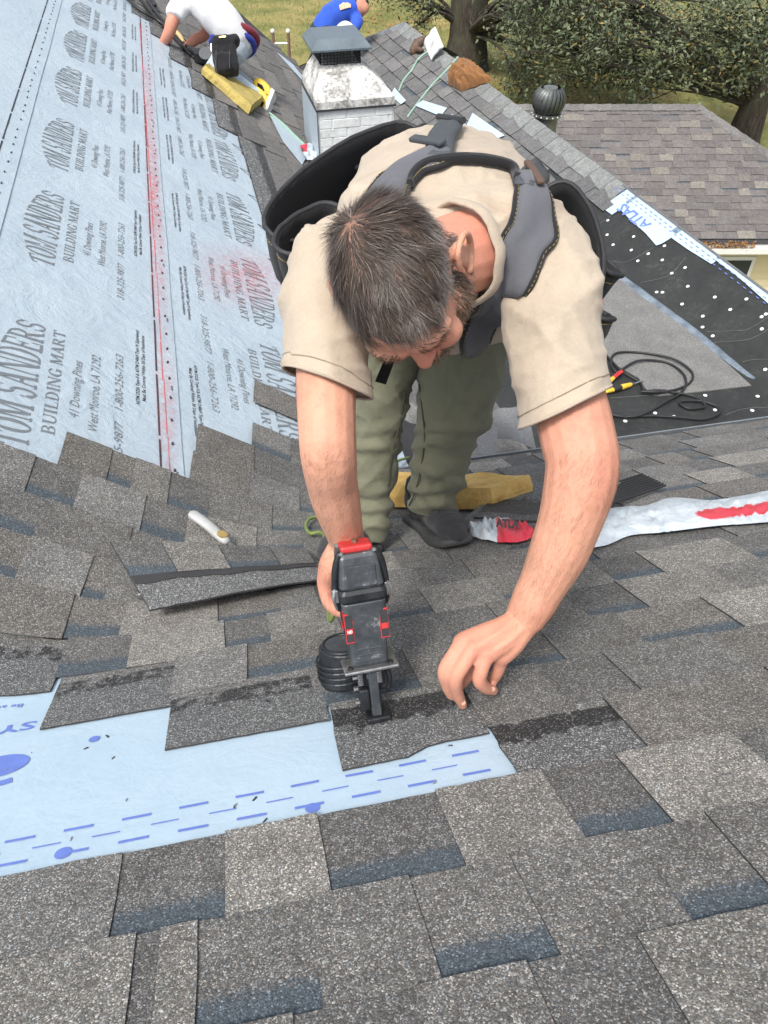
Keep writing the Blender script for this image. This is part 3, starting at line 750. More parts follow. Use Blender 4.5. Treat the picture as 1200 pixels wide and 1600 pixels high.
felt = MB().add(V, fs).build('cap_sheet', M['granule_sheet'])
tag(felt, 'grey granule sheet lying in the trough under the coiled black cord', 'roofing sheet')
mb = MB(); tl = [(910,388),(925,397),(965,427),(1010,461),(1050,490),(1090,520),(1130,553),(1165,582),(1196,604)]
q_, r_ = spline([flr(*p, .018) for p in tl], [.022,.026,.026,.03,.027,.031,.03,.026,.015], 5)
for i, p in enumerate(q_):
    t_ = (q_[min(i+1, len(q_)-1)]-q_[max(i-1, 0)]).normalized(); sd = t_.cross(Vector((0, 0, 1))); w_ = r_[i]*(1+.25*noise.noise((i*.4, 0, 0)))
    mb.v += [p-sd*w_-Vector((0, 0, .004)), p-sd*w_*.2+Vector((0, 0, .008+.004*noise.noise((i*.7, 3, 0)))), p+sd*w_*.4+Vector((0, 0, .003)), p+sd*w_-Vector((0, 0, .006))]
for i in range(len(q_)-1):
    for k in range(3): mb.f.append((i*4+k, i*4+k+1, i*4+5+k, i*4+4+k))
tag(mb.build('flashing_tape', M['flash_tape'], smooth=True), 'silver flashing tape strip along the edge of the grey sheet', 'flashing')
# torn pale blue underlayment along the right ridge
eu = [(u, SMAX) for u in ()]
top = [Dpx(972, 296), Dpx(1060, 358), Dpx(1130, 408), Dpx(1200, 464), Dpx(1290, 536)]
bot = [(940,326),(957,338),(966,326),(985,345),(1010,368),(1026,386),(1034,384),(1040,376),(1041,368),(1075,392),(1112,415),(1116,407),(1150,432),(1200,477),(1290,548)]
mb = MB(); n = len(bot); tw = Dpx(972, 292)
for i, b in enumerate(bot):
    u_, w_ = Dpx(*b); cu = .012*max(0, noise.noise((i*.9, 0, 0)))
    mb.v += [Dp(u_, -.0, .012), Dp(u_, .02, .012), Dp(u_, max(w_*.6, .022), .012), Dp(u_, max(w_, .026), .014+cu)]
for i in range(n-1):
    for k in range(3): mb.f.append((i*4+k, i*4+k+1, i*4+5+k, i*4+4+k))
tornu = mb.build('underlayment', M['wrap_blue'], roof_right, fix=True); tornu['label'] = 'torn pale blue underlayment along the bare ridge'
def onD(px, py, h=.0165):
    u_, w_ = Dpx(px, py); return Dp(u_, w_, h)
uA, wA = Dpx(1000, 366); uB, wB = Dpx(968, 326)
print_on('printed_lettering', plain('ATLAS', 0, .02), lambda a, b: Dp(uA+.0+(uB-uA)*a, .10+.075*b, .0165), M['ink_blue'], tornu)
for i in range(34):
    u_ = Dpx(972, 296)[0]-.06*i
    for w_, l_ in ((.035, .03), (.06, .024)):
        if u_ > -.6: print_on('printed_dash', [_bar(0, 0, 1, 1)], lambda a, b: Dp(u_+a*l_+(.03 if w_ > .05 else 0), w_+b*.005, .0155), M['ink_blue'], tornu)
# bent ridge metal behind the torn strip
mb = MB(); mb.add([Dp(CUT, .0, .02), Dp(-1.05, .0, .02), R2+UD*-1.05+DV2*.09+ND2*.016, R2+UD*CUT+DV2*.09+ND2*.016, Dp(CUT, .012, .016), Dp(-1.05, .012, .016)], [(0, 1, 2, 3), (0, 1, 5, 4)])
mb.build('ridge_metal', simple('dull_grey_metal', (.16, .17, .18), .5, .2, 10, .1, metal=.3), roof_right)
# blue underlayment squares showing where courses stop on the right slope
for q4 in ([(684,206),(708,182),(735,203),(748,213)], [(728,205),(740,180),(790,215),(760,228)], [(612,152),(618,140),(636,160),(628,166)], [(650,168),(662,160),(690,185),(700,172)]):
    pp = [Dpx(*p) for p in q4]; cx = sum(p[0] for p in pp)/4; cy = sum(p[1] for p in pp)/4
    pp.sort(key=lambda p: math.atan2(p[1]-cy, p[0]-cx))
    o = MB().prism([Dp(u_, w_, .022) for u_, w_ in pp], ND*.003).build('underlayment', M['wrap_blue'], roof_right)
# ------------------------------------------------------------------ ground, trees, neighbouring roof
GZ = -7.6; GS = 7.6/5.5
t = NT('lawn'); c = t.coord('Object')
n = t.noise(c, .55, 6, .65).outputs[0]; n2 = t.noise(c, 9, 5, .7).outputs[0]; n3 = t.noise(c, 60, 3, .7).outputs[0]
f = t.math('ADD', t.math('MULTIPLY', n, .6), t.math('ADD', t.math('MULTIPLY', n2, .25), t.math('MULTIPLY', n3, .15)))
M['lawn'] = t.out(t.ramp(f, [(.36, (.10, .125, .03)), (.47, (.17, .18, .05)), (.55, (.27, .235, .085)), (.66, (.36, .28, .12))]), .95, t.bump(n3, .6, .05))
V, Fc = grid_fn(lambda x, y: Vector((x, y, GZ+.12*noise.noise((x*.08, y*.08, 0)))), lin(-150, 150, 60), lin(-150, 150, 60))
tag(mesh_obj('ground', V, Fc, M['lawn'], smooth=True), kind='structure', label='patchy green and straw-coloured lawn')
# grass blades on the lawn that the view takes in
blades = MB(); gr = random.Random(2)
M['blade'] = simple('grass_blade', (.15, .16, .045), .8, .5, .8, .1, tint=(.33, .28, .10))
for i in range(30000):
    y = gr.uniform(12.5, 30)*GS; x = (gr.uniform(-1.5, 10) if gr.random() < .8 else gr.uniform(8, 22))*GS
    q = proj(Vector((x, y, GZ)))
    if not (300 < q[0] < 1230 and -20 < q[1] < 330): continue
    z = GZ+.12*noise.noise((x*.08, y*.08, 0)); hgt = gr.uniform(.05, .13); a = gr.uniform(0, 6.28); w_ = .014
    b = Vector((x, y, z)); sd = Vector((math.cos(a), math.sin(a), 0))*w_; tip = b+Vector((gr.uniform(-.05, .05), gr.uniform(-.05, .05), hgt))
    blades.v += [b-sd, b+sd, tip]; k = len(blades.v); blades.f.append((k-3, k-2, k-1))
tag(blades.build('grass', M['blade'], fix=False), 'short dry grass blades covering the lawn', 'grass', kind='stuff')
# fallen leaves under the trees
M['dead_leaf'] = simple('fallen_leaf', (.30, .155, .05), .8, .4, 3, .1)
lv = MB()
for i in range(5000):
    x, y = gr.uniform(4, 17)*GS, gr.uniform(11, 26)*GS; q = proj(Vector((x, y, GZ)))
    if not (560 < q[0] < 1230 and -20 < q[1] < 300) or noise.noise((x*.35, y*.35, 5)) < -.05: continue
    p = Vector((x, y, GZ+.05+.12*noise.noise((x*.08, y*.08, 0)))); a = gr.uniform(0, 6.3); e1 = Vector((math.cos(a), math.sin(a), gr.uniform(-.4, .4)))*.06; e2 = Vector((-math.sin(a), math.cos(a), gr.uniform(-.4, .4)))*.04
    k = len(lv.v); lv.v += [p-e1, p+e2, p+e1, p-e2]; lv.f.append((k, k+1, k+2, k+3))
tag(lv.build('fallen_leaves', M['dead_leaf'], fix=False), 'fallen brown leaves scattered under the trees', 'leaves', kind='stuff')

def bark():
    t = NT('oak_bark'); c = t.coord('Object'); mp = t.n('Mapping'); mp.inputs['Scale'].default_value = (9, 9, 1.6); t.l(c, mp.inputs[0])
    n = t.noise(mp.outputs[0], 2.2, 8, .7, .6).outputs[0]; n2 = t.noise(c, 1.6, 4).outputs[0]
    col = t.mix(t.ramp(n2, [(.45, 0), (.7, .7)]), t.ramp(n, [(.35, (.016, .013, .010)), (.55, (.055, .044, .033)), (.75, (.12, .10, .078))]), (.07, .075, .045))
    return t.out(col, .95, t.bump(n, .9, .04))
M['bark'] = bark()
def leafmat(name, a, b):
    t = NT(name); at = t.n('Attribute', attribute_name='tint')
    col = t.ramp(at.outputs['Fac'], [(0, a), (.55, b), (.95, tuple(x*1.55 for x in b)), (1, (.22, .16, .05))])
    t.out(col, .55); t.b.inputs['Specular IOR Level'].default_value = .35
    return t.m
M['leaf'] = leafmat('oak_leaf', (.036, .050, .026), (.115, .140, .075))
def tree(name, base, hgt, r0, lean, limbs, clumps, label, seed, nleaf=60, trunk_pts=None):
    rd = random.Random(seed); root = empty(name, base, label, 'tree', 'oak trees beyond the house'); base = Vector(base)
    tp = [base+Vector((lean[0]*s*s*hgt, lean[1]*s*s*hgt, s*hgt-.2)) for s in (0, .05, .15, .35, .6, .8, 1)]
    q, r = spline(tp, [r0*1.5, r0*1.2, r0*1.02, r0*.92, r0*.75, r0*.5, r0*.25], 6)
    mb = MB(); n = 22; mb.tube(q, r, n)
    for i, v in enumerate(mb.v):
        c_ = q[min(i//n, len(q)-1)]; d = v-c_; mb.v[i] = c_+d*(1+.10*noise.noise((d.x*6, d.y*6, v.z*.8))+.05*noise.noise((d.x*15, d.y*15, v.z*2)))
    mb.build('trunk', M['bark'], root, smooth=True)
    # limbs reach the leaf clumps
    tips = []
    for (c_, rad, dens) in clumps:
        c_ = Vector(c_); src = q[min(len(q)-1, max(4, int(len(q)*min(.95, max(.3, (c_.z-base.z)/hgt-.12)))))]
        mid = src.lerp(c_, .5)+Vector((rd.uniform(-.3, .3), rd.uniform(-.3, .3), rd.uniform(.1, .6)))
        mb = MB(); qq, rr = spline([src, mid, c_], [r0*.15, r0*.08, r0*.03], 6)
        qq = [p+Vector([.06*noise.noise((i*.7, k*7, seed)) for k in range(3)]) for i, p in enumerate(qq)]
        mb.tube(qq, rr, 7); mb.build('branch', M['bark'], root, smooth=True)
        tw = MB()
        for k in range(14):
            d = Vector((rd.gauss(0, 1), rd.gauss(0, 1), rd.gauss(0, .7))).normalized()*rad*rd.uniform(.5, 1.05)
            a_ = qq[-1-rd.randrange(0, 7)]; m_ = a_.lerp(c_+d, .5)+Vector((rd.uniform(-.15, .15), rd.uniform(-.15, .15), rd.uniform(-.1, .2)))
            tw.tube([a_, m_, c_+d], [.022, .013, .005], 4); tips.append((m_, c_+d, dens))
        tw.build('twig', M['bark'], root)
    vs = []; fs = []; tint = []
    for (m_, e, dens) in tips:
        tone = rd.gauss(0, .22)
        for k in range(int(nleaf*dens)):
            p = m_.lerp(e, rd.uniform(.1, 1.15))+Vector((rd.gauss(0, .2), rd.gauss(0, .2), rd.gauss(0, .16)))*GS
            a = Vector((rd.gauss(0, 1), rd.gauss(0, 1), rd.gauss(0, .6))).normalized(); b = a.cross(Vector((rd.gauss(0, .5), rd.gauss(0, .5), 1))).normalized()
            L = rd.uniform(.04, .09); Wd = L*rd.uniform(.32, .5); k0 = len(vs); bend = Vector((0, 0, -L*.25))
            vs += [p-a*L, p-a*L*.2+b*Wd, p+a*L+bend, p-a*L*.2-b*Wd]; fs.append((k0, k0+1, k0+2, k0+3)); tv = min(1, max(0, rd.random()*.75+.12+tone)); tint += [tv]*4
    o = mesh_obj('crown', vs, fs, M['leaf'], root, origin=base); fattr(o.data, 'tint', tint)
    return root
def at(u, v, d): return P(u, v, d)
g1 = P(727, 108, 1); g1 = g1*(GZ/g1.z); d1 = proj(g1)[2]
cl = []
rt = random.Random(4)
for i in range(46):                                              # crown mass over the right of the view
    u, v = rt.uniform(815, 1210), rt.uniform(-60, 150)
    if v > 60+.25*(u-760) and u < 960: v *= .6
    if u > 1010: v *= .72
    cl.append((at(u, v, rt.uniform(17, 24)), rt.uniform(.6, 1.2), rt.uniform(.5, 1.05)))
cl1 = [c_ for i, c_ in enumerate(cl) if i % 2 == 0]+[(at(u, v, d*GS), r*GS, k) for u, v, d, r, k in ((600,-25,17,.45,.6),(640,-10,17,.5,.8),(590,-20,17,.4,.6),(660,15,17,.4,.6),(655,40,17.5,.22,.25),(825,30,17,.6,1.1),(825,100,16,.5,1.0),(815,140,15.5,.35,.8),(835,60,16,.6,1.1))]
tree('oak_tree', g1, 10, .60, (.02, -.03), 0, cl1, 'broad oak with a thick dark trunk right behind the ridge', 21, 46)
g2 = P(1160, 222, 1); g2 = g2*(GZ/g2.z)
cl2 = [c_ for i, c_ in enumerate(cl) if i % 2 == 1]+[(at(u, v, d*GS), r*GS, k) for u, v, d, r, k in ((1090,40,13,.7,1.1),(1150,20,12.5,.7,1.1),(1190,90,12.5,.5,.9),(1050,100,13.5,.5,.9),(1120,110,13,.4,.6),(1000,130,14,.4,.8),(980,60,14,.6,1.1),(900,120,14.5,.5,1.0),(880,40,14.5,.6,1.1),(940,10,14,.6,1.1))]
tree('oak_tree', g2, 8.5, .36, (.03, .02), 0, cl2, 'dense oak at the right edge with bare grey twigs', 22, 46)

# neighbouring building with its own shingled roof
FH = Vector((math.sin(YAW), math.cos(YAW), 0)); SD = X_
nr0 = P(950, 165, 13.0); ND_ = (-FH*.89+Vector((0, 0, -.456))).normalized(); NN = SD.cross(ND_); NN = NN if NN.z > 0 else -NN
def Np(x, w, h=0): return nr0+SD*x+ND_*w+NN*h
xL = -2.6; xR = (1093-950)/FP*13; LE = 2.86
hs = 1.05
nb = empty('neighbouring_house', (nr0.x, nr0.y, GZ), 'pale yellow sided building with brown-grey hipped roof beside the trees', 'building')
rfm = MB(); rfm.add([Np(xL, 0, -.012), Np(xR, 0, -.012), Np(xR+hs*LE, LE, -.012), Np(xL, LE, -.012)], [(0, 1, 2, 3)])
rfm.add([Np(xL, 0, -.012), Np(xR, 0, -.012), nr0+SD*(xR-1)+FH*2.5+Vector((0, 0, -1.3)), nr0+SD*xL+FH*2.5+Vector((0, 0, -1.3))], [(0, 1, 2, 3)])
nroof = rfm.build('roof', M['deck'], nb)
NPAL = ((.124, .114, .111), (.133, .123, .118), (.112, .104, .102), (.138, .128, .123), (.120, .112, .110), (.158, .147, .131), (.178, .166, .145))
rn = random.Random(9)
cnt = 0; rest = MB()
EN = .1425
for j in range(20):
    w0, w1 = .06+EN*j, .06+EN*(j+1)
    if w1 > LE+.03: break
    x = xL+rn.uniform(0, .1); xe = xR+hs*(w0+.03); tooth = rn.random() < .5
    while x < xe:
        wd = rn.uniform(.17, .36); x2 = min(xe, x+wd)
        # left end hides behind the nearer ridge
        q = proj(Np(x2, w1))
        if q[0] > 780 and q[0] < 1290 and q[1] < 480 and q[1] > 40+.735*(q[0]-632)-40-330 :
            ridge_y = 36+.735*(q[0]-632)
            if q[1] < ridge_y+14:
                pal = (NPAL[0], NPAL[1], NPAL[2], NPAL[3], NPAL[4], NPAL[0], NPAL[1], NPAL[5], NPAL[6]) if tooth else NPAL[:5]
                piece(nroof, Np, x-(.004 if tooth else .01), x2+(.004 if tooth else .01), w0-.012, w1, .002+(.006 if tooth else 0), .008+(.006 if tooth else 0), jitter(rn.choice(pal), .08), band=0 if tooth or rn.random() < .8 else .25, mat='shingle_far', nx=2, rag=.004, thick=.008)
                cnt += 1
        x = x2; tooth = not tooth
def ncap(p, q):
    mb = MB(); ax = (q-p).normalized(); sd = ax.cross(Vector((0, 0, 1))).normalized(); up = Vector((0, 0, 1))
    mb.add([p-sd*.13-up*.045, p+up*.02, p+sd*.13-up*.045, q-sd*.13-up*.035, q+up*.032, q+sd*.13-up*.035, q-sd*.13-up*.055, q+up*.012, q+sd*.13-up*.055], [(0, 1, 4, 3), (1, 2, 5, 4), (3, 4, 7, 6), (4, 5, 8, 7)])
    o = mb.build('ridge_cap', M['shingle_far'], nroof); o.color = (*jitter((.14, .135, .13), .15), 1)
x = xL
while x < xR: ncap(Np(x, 0, .0), Np(min(x+.25, xR), 0, .0)); x += .24
s_ = 0; hp0, hp1 = Np(xR, 0), Np(xR+hs*LE, LE)
while s_ < 1: ncap(hp0.lerp(hp1, s_+.06), hp0.lerp(hp1, s_)); s_ += .058
M['siding'] = simple('pale_yellow_siding', (.66, .57, .36), .55, .06, 4, .05)
M['white'] = simple('white_paint', (.74, .74, .71), .5, .06, 6, .05)
MB().add([Np(xR, 0, -.02), Np(xR+hs*LE, LE, -.02), Np(xR+hs*LE, LE)+Vector((0, 0, GZ-Np(0, LE).z)), Np(xR, 0)+Vector((0, 0, GZ-nr0.z))], [(0, 1, 2, 3)]).build('gable_wall', M['siding'], nb)
ev = Np(xR, LE-.05).z; wl0 = Np(xL, LE)+FH*.28; 
for i in range(22):                                              # lap siding boards
    z1 = ev-.10-.135*i; a, b = wl0.copy(), wl0+SD*6.5
    a.z = b.z = z1; lo_a, lo_b = a-FH*.016, b-FH*.016; lo_a.z = lo_b.z = z1-.14
    MB().add([a, b, lo_b, lo_a, lo_a+FH*.016, lo_b+FH*.016], [(0, 1, 2, 3), (3, 2, 5, 4)]).build('siding_board', M['siding'], nb)
ev_a = Np(xL, LE-.02); 
mb = MB(); mb.prism([ev_a+Vector((0, 0, -.02)), ev_a+Vector((0, 0, -.14)), ev_a+FH*.05+Vector((0, 0, -.14)), ev_a+FH*.05+Vector((0, 0, -.02))], SD*6.6); mb.build('fascia', M['white'], nb)
mb = MB(); g0 = ev_a-FH*.10+Vector((0, 0, -.06)); prof = [(0, .0), (.0, -.09), (.04, -.12), (.11, -.12), (.11, .02), (.098, .02), (.098, -.105), (.04, -.108), (.014, -.085), (.014, 0)]
mb.prism([g0+FH*a+Vector((0, 0, b)) for a, b in prof], SD*6.6); gut = mb.build('gutter', M['white'], nb)
mb = MB(); s0 = ev_a+FH*.03+Vector((0, 0, -.15)); mb.prism([s0, s0+FH*.3, s0+FH*.3+Vector((0, 0, .02)), s0+Vector((0, 0, .02))], SD*6.6); mb.build('soffit', M['white'], nb)
lm = MB()
for i in range(500):
    x = 3.15+rn.random()**1.2*1.6; p = ev_a+SD*x-FH*rn.uniform(.0, .09)+Vector((0, 0, rn.uniform(-.1, .02)+.02))
    a = Vector((rn.gauss(0, 1), rn.gauss(0, 1), rn.gauss(0, .5))).normalized()*rn.uniform(.02, .045); b = a.cross(Vector((rn.gauss(0, 1), rn.gauss(0, 1), 1))).normalized()*.012
    k = len(lm.v); lm.v += [p-a, p+b, p+a, p-b]; lm.f.append((k, k+1, k+2, k+3))
tag(lm.build('gutter_leaves', M['dead_leaf'], fix=False), 'brown leaf litter heaped in the white gutter', 'leaves', kind='stuff')
wc = P(1150, 410, 1); dn = FH; wp_ = wl0.dot(FH)-.03; wc = wc*(wp_/wc.dot(FH))
M['glass'] = simple('dark_window_glass', (.04, .045, .05), .12, .2, 3, 0)
wx = (SD, FH, Vector((0, 0, 1)))
win = MB().box(wc+Vector((.0, 0, -.2))+SD*.0, .62, .05, .62, wx).build('window', M['white'], nb)
MB().box(wc+Vector((0, 0, -.2))-FH*.012+SD*.0, .5, .04, .5, wx).build('pane', M['glass'], win)

# turbine vent behind the right ridge
vt = P(852, 196, 7.6); up = Vector((0, 0, 1))
M['galv'] = simple('weathered_galvanised', (.20, .21, .20), .42, .3, 18, .2, metal=.65)
M['galv_dark'] = simple('vent_fin_metal', (.115, .125, .12), .45, .3, 18, .2, metal=.5)
vent = empty('turbine_vent', vt-up*.12, 'round grey metal turbine vent with curved fins behind the shingled ridge', 'roof vent')
mb = MB(); mb.tube([vt-up*.25, vt, vt+up*.10, vt+up*.12], [.115, .115, .12, .14], 24); mb.build('stack', M['galv'], vent, smooth=False)
mb = MB(); mb.tube([vt+up*.10, vt+up*.125], [.148, .148], 24); mb.build('collar', M['galv'], vent)
cz_ = vt+up*.235
MB().ball(cz_, (.12, .12, .10)).build('core', M['ink_black'], vent, smooth=True)
for i in range(22):
    a0 = 2*math.pi*i/22; V = []; n = 9
    for j in range(n):
        e = -1.15+2.35*j/(n-1)                     # latitude from the collar to the crown
        rr = .165*math.cos(e*.86)**.75; zz = .118*math.sin(e)/.93
        for da, dr in ((0, 1.0), (.17, 1.02), (.30, .93)):
            a = a0+da+.35*(j/(n-1)); V.append(cz_+Vector((math.cos(a)*rr*dr, math.sin(a)*rr*dr, zz)))
    fs = [(j*3+k, j*3+k+1, j*3+4+k, j*3+3+k) for j in range(n-1) for k in range(2)]
    MB().add(V, fs).build('fin', M['galv_dark'], vent, smooth=True)
mb = MB(); mb.tube([cz_+up*.105, cz_+up*.122, cz_+up*.13], [.075, .07, .02], 18); mb.build('crown_cap', M['galv'], vent)
for i in range(16):
    a = 2*math.pi*i/16; p = vt+up*.112+Vector((math.cos(a), math.sin(a), 0))*.15
    MB().ball(p, .008, nu=6, nv=4).build('rivet', M['cap_white'], vent)

# ------------------------------------------------------------------ chimney on the left slope
M['brick_white'] = None
t = NT('whitewashed_brick'); c = t.coord('Object', True)
n = t.noise(c, 11, 7, .75).outputs[0]; n2 = t.noise(c, 60, 4).outputs[0]
M['brick_white'] = t.out(t.ramp(t.math('ADD', t.math('MULTIPLY', n, .75), t.math('MULTIPLY', n2, .25)), [(.32, (.30, .30, .28)), (.42, (.62, .64, .63)), (.6, (.76, .78, .78))]), .8, t.bump(n2, .4, .004))
t = NT('stained_white_cap'); c = t.coord('Object')
n = t.noise(c, 6, 8, .75, .8).outputs[0]; n2 = t.noise(c, 40, 5, .7).outputs[0]
M['cap_stained'] = t.out(t.ramp(t.math('ADD', t.math('MULTIPLY', n, .6), t.math('MULTIPLY', n2, .4)), [(.36, (.10, .10, .09)), (.46, (.33, .32, .30)), (.535, (.62, .62, .60)), (.7, (.74, .74, .72))]), .75, t.bump(n2, .5, .006))
M['cap_metal'] = simple('slate_blue_cap_metal', (.13, .165, .19), .4, .2, 8, .05, metal=.25)
M['wire'] = simple('black_wire_mesh', (.02, .02, .02), .6, .2, 40, .1)
YF = 5.7
def atY(u, v, Y): d = ray(u, v); return d*(Y/d.y)
tl_, tr_ = atY(497, 166, YF), atY(613, 166, YF)
CX0, CX1 = tl_.x, tr_.x; CT = (tl_.z+tr_.z)/2; CW = CX1-CX0; CD = .62
chim = empty('chimney', ((CX0+CX1)/2, YF+CD/2, -2.5), 'white painted brick chimney with stained sloping cap between the roofs', 'chimney')
cc = Vector(((CX0+CX1)/2, YF+CD/2, 0))
MB().box(cc+Vector((0, 0, CT-.72)), CW+.018, CD+.018, 1.4).build('core', M['brick_white'], chim)
bh = .062; rb = random.Random(6); side_m = M['wrap']
for j in range(14):
    z = CT-.01-bh*(j+.5); off = (j % 2)*.11
    x = CX0-off
    while x < CX1:
        a, b = max(CX0, x), min(CX1, x+.2)
        if b-a > .02:
            MB().box(((a+b)/2, YF+rb.uniform(-.002, .003), z), b-a-.0015, .03, bh-.005, bev=.002).build('brick', M['brick_white'], chim)
        x += .21
    y = YF-.02-off
    while y < YF+CD and j < 9:
        a, b = max(YF+.012, y), min(YF+CD, y+.2)
        if b-a > .02:
            for X in (CX0, CX1): MB().box((X+rb.uniform(-.002, .002), (a+b)/2, z), .03, b-a-.005, bh-.006, bev=.003).build('brick', M['brick_white'], chim)
        y += .21
# blue-grey wrap on the left face
fl = [Vector((CX0-.022, YF-.03, CT-.02)), Vector((CX0-.022, YF+CD, CT-.0)), Vector((CX0-.03, YF+CD, CT-.9)), Vector((CX0-.022, YF-.03, CT-.9))]
MB().prism(fl, (.004, 0, 0)).build('side_flashing', M['wrap'], chim)
# sloping cap
tp_c = Vector((CX0+CW*.40, YF+CD*.60, atY(540, 90, YF+CD*.60).z))
b0 = [Vector((CX0-.012, YF-.022, CT)), Vector((CX1+.012, YF-.022, CT)), Vector((CX1+.012, YF+CD+.02, CT)), Vector((CX0-.012, YF+CD+.02, CT))]
b1 = [p+Vector((0, 0, .05)) for p in b0]
t4 = [tp_c+Vector((sx*.15, sy*.15, 0)) for sx, sy in ((-1, -1), (1, -1), (1, 1), (-1, 1))]
n = 6; rings = [b0, b1]
for i in range(1, n+1):
    e = i/n; bul = .012*math.sin(math.pi*e)
    rings.append([b1[k].lerp(t4[k], e)+Vector((0, 0, bul)) for k in range(4)])
V = []; fs = []; sub = 6
for rg in rings:
    for k in range(4):
        for s in range(sub): V.append(rg[k].lerp(rg[(k+1) % 4], s/sub))
m_ = 4*sub
for i in range(len(rings)-1):
    for k in range(m_): fs.append((i*m_+k, i*m_+(k+1) % m_, (i+1)*m_+(k+1) % m_, (i+1)*m_+k))
fs.append(tuple((len(rings)-1)*m_+k for k in range(m_))); V = [v+Vector([.006*noise.noise((v.x*20, v.y*20, v.z*20+k)) for k in range(3)]) for v in V]
cap_o = MB().add(V, fs).build('cap', M['cap_stained'], chim, smooth=False)
MB().box(cc+Vector((0, 0, CT-.005)), CW+.045, CD+.06, .012).build('cap_lip', M['ink_black'], chim)
# spark arrestor: flue, mesh cage and lid
fz = CT+.30
fl_ = MB(); fl_.tube([tp_c-Vector((0, 0, .03)), tp_c+Vector((0, 0, .06))], .10, 20); fl_.build('flue', M['scrap_back'], chim)
ax3 = None
hood = empty('cage', tp_c) if False else None
for k in range(4):
    pa, pb = [tp_c+Vector((sx*.145, sy*.145, 0)) for sx, sy in (((-1, -1), (1, -1)), ((1, -1), (1, 1)), ((1, 1), (-1, 1)), ((-1, 1), (-1, -1)))[k]]
    mb = MB()
    for i in range(13):
        p = pa.lerp(pb, i/12); mb.tube([p, p+Vector((0, 0, .12))], .0035, 4)
    for i in range(7):
        z = Vector((0, 0, .019*i)); mb.tube([pa+z, pb+z], .0035, 4)
    o = mb.build('mesh_side', M['wire'], chim); o['kind'] = 'stuff'
lz = tp_c+Vector((0, 0, .12)); w_ = .215
lo4 = [lz+Vector((sx*w_, sy*w_, -.012)) for sx, sy in ((-1, -1), (1, -1), (1, 1), (-1, 1))]; hi4 = [lz+Vector((sx*w_*.78, sy*w_*.78, .045)) for sx, sy in ((-1, -1), (1, -1), (1, 1), (-1, 1))]
V = lo4+hi4+[p-Vector((0, 0, .012)) for p in lo4]; fs = [(4, 5, 6, 7), (8, 9, 10, 11)[::-1]]+[(i, (i+1) % 4, 4+(i+1) % 4, 4+i) for i in range(4)]+[(8+i, 8+(i+1) % 4, (i+1) % 4, i) for i in range(4)]
MB().add(V, fs).build('lid', M['cap_metal'], chim)
# ladder standing on the lawn against the far eave
M['alu'] = simple('aluminium_rail', (.62, .60, .57), .4, .2, 20, .05, metal=.4); M['rail'] = simple('reddish_fibreglass_rail', (.27, .17, .14), .5, .2, 15, .05)
lp = [P(426, 50, 10.3), P(450, 50, 10.3)]; foot = Vector((0, .9, GZ-P(438, 56, 10.3).z))
lad = empty('ladder', lp[0]+foot, 'ladder top with pale rungs rising above the far eave', 'ladder')
for p in lp:
    MB().tube([p, p+foot], .022, 6).build('rail', M['rail'], lad); MB().ball(p+Vector((0, 0, .01)), .03, nu=8, nv=6).build('rail_cap', M['cap_white'], lad)
for i in range(13):
    e = .03+i*.072; a, b = lp[0]+foot*e, lp[1]+foot*e
    MB().tube([a, b], .018, 8).build('rung', M['alu'], lad)
# ------------------------------------------------------------------ people: materials
def skin_mat(name, base, red):
    t = NT(name); c = t.coord('Object')
    n = t.noise(c, 14, 5, .6).outputs[0]; n2 = t.noise(c, 160, 3, .6).outputs[0]; n3 = t.noise(c, 55, 4, .6).outputs[0]
    at = t.n('Attribute', attribute_name='flush')
    f = t.math('ADD', t.math('MULTIPLY', n, .55), t.math('ADD', t.math('MULTIPLY', n3, .25), t.math('MULTIPLY', n2, .2)))
    col = t.ramp(f, [(.35, tuple(x*.76 for x in base)), (.5, base), (.66, tuple(min(1, x*1.10) for x in base))])
    col = t.mix(at.outputs['Fac'], col, red)
    fr = t.noise(c, 240, 3, .7).outputs[0]; col = t.mix(t.ramp(fr, [(.60, 0), (.72, .35)]), col, (.34, .15, .09))
    sc_ = t.n('Attribute', attribute_name='scalp'); col = t.mix(sc_.outputs['Fac'], col, (.085, .062, .050))
    t.out(col, t.ramp(n2, [(.3, .50), (.7, .66)]), t.bump(t.math('ADD', n2, t.noise(c, 420, 2).outputs[0]), .35, .0016), Specular_IOR_Level=.35)
    t.b.inputs['Subsurface Weight'].default_value = .12; t.b.inputs['Subsurface Radius'].default_value = (1., .35, .2); t.b.inputs['Subsurface Scale'].default_value = .008
    return t.m
M['skin'] = skin_mat('skin', (.60, .305, .205), (.60, .185, .135))
M['tan_cotton'] = fabric('tan_cotton', (.45, .375, .29), grime=(.30, .20, .14))
M['olive'] = fabric('olive_cotton', (.165, .166, .112), 800, .85, .18, grime=(.09, .075, .055))
M['pad_grey'] = fabric('grey_pad_mesh', (.115, .118, .132), 700, .8, .12, .35)
M['black_nylon'] = fabric('black_nylon', (.018, .018, .020), 600, .75, .2, .35)
M['strap'] = simple('charcoal_webbing', (.055, .062, .068), .75, .2, 60, .3)
M['leather_brown'] = simple('brown_edge', (.10, .06, .04), .6, .3, 40, .2)
M['thread'] = simple('yellow_thread', (.55, .42, .12), .8, .2, 80, .1)
M['black_rubber'] = simple('black_rubber', (.022, .022, .024), .6, .3, 40, .2)
M['shoe'] = fabric('black_shoe_knit', (.042, .042, .046), 500, .8, .25, .4)
M['sole'] = simple('worn_grey_sole', (.055, .055, .054), .7, .45, 25, .2)
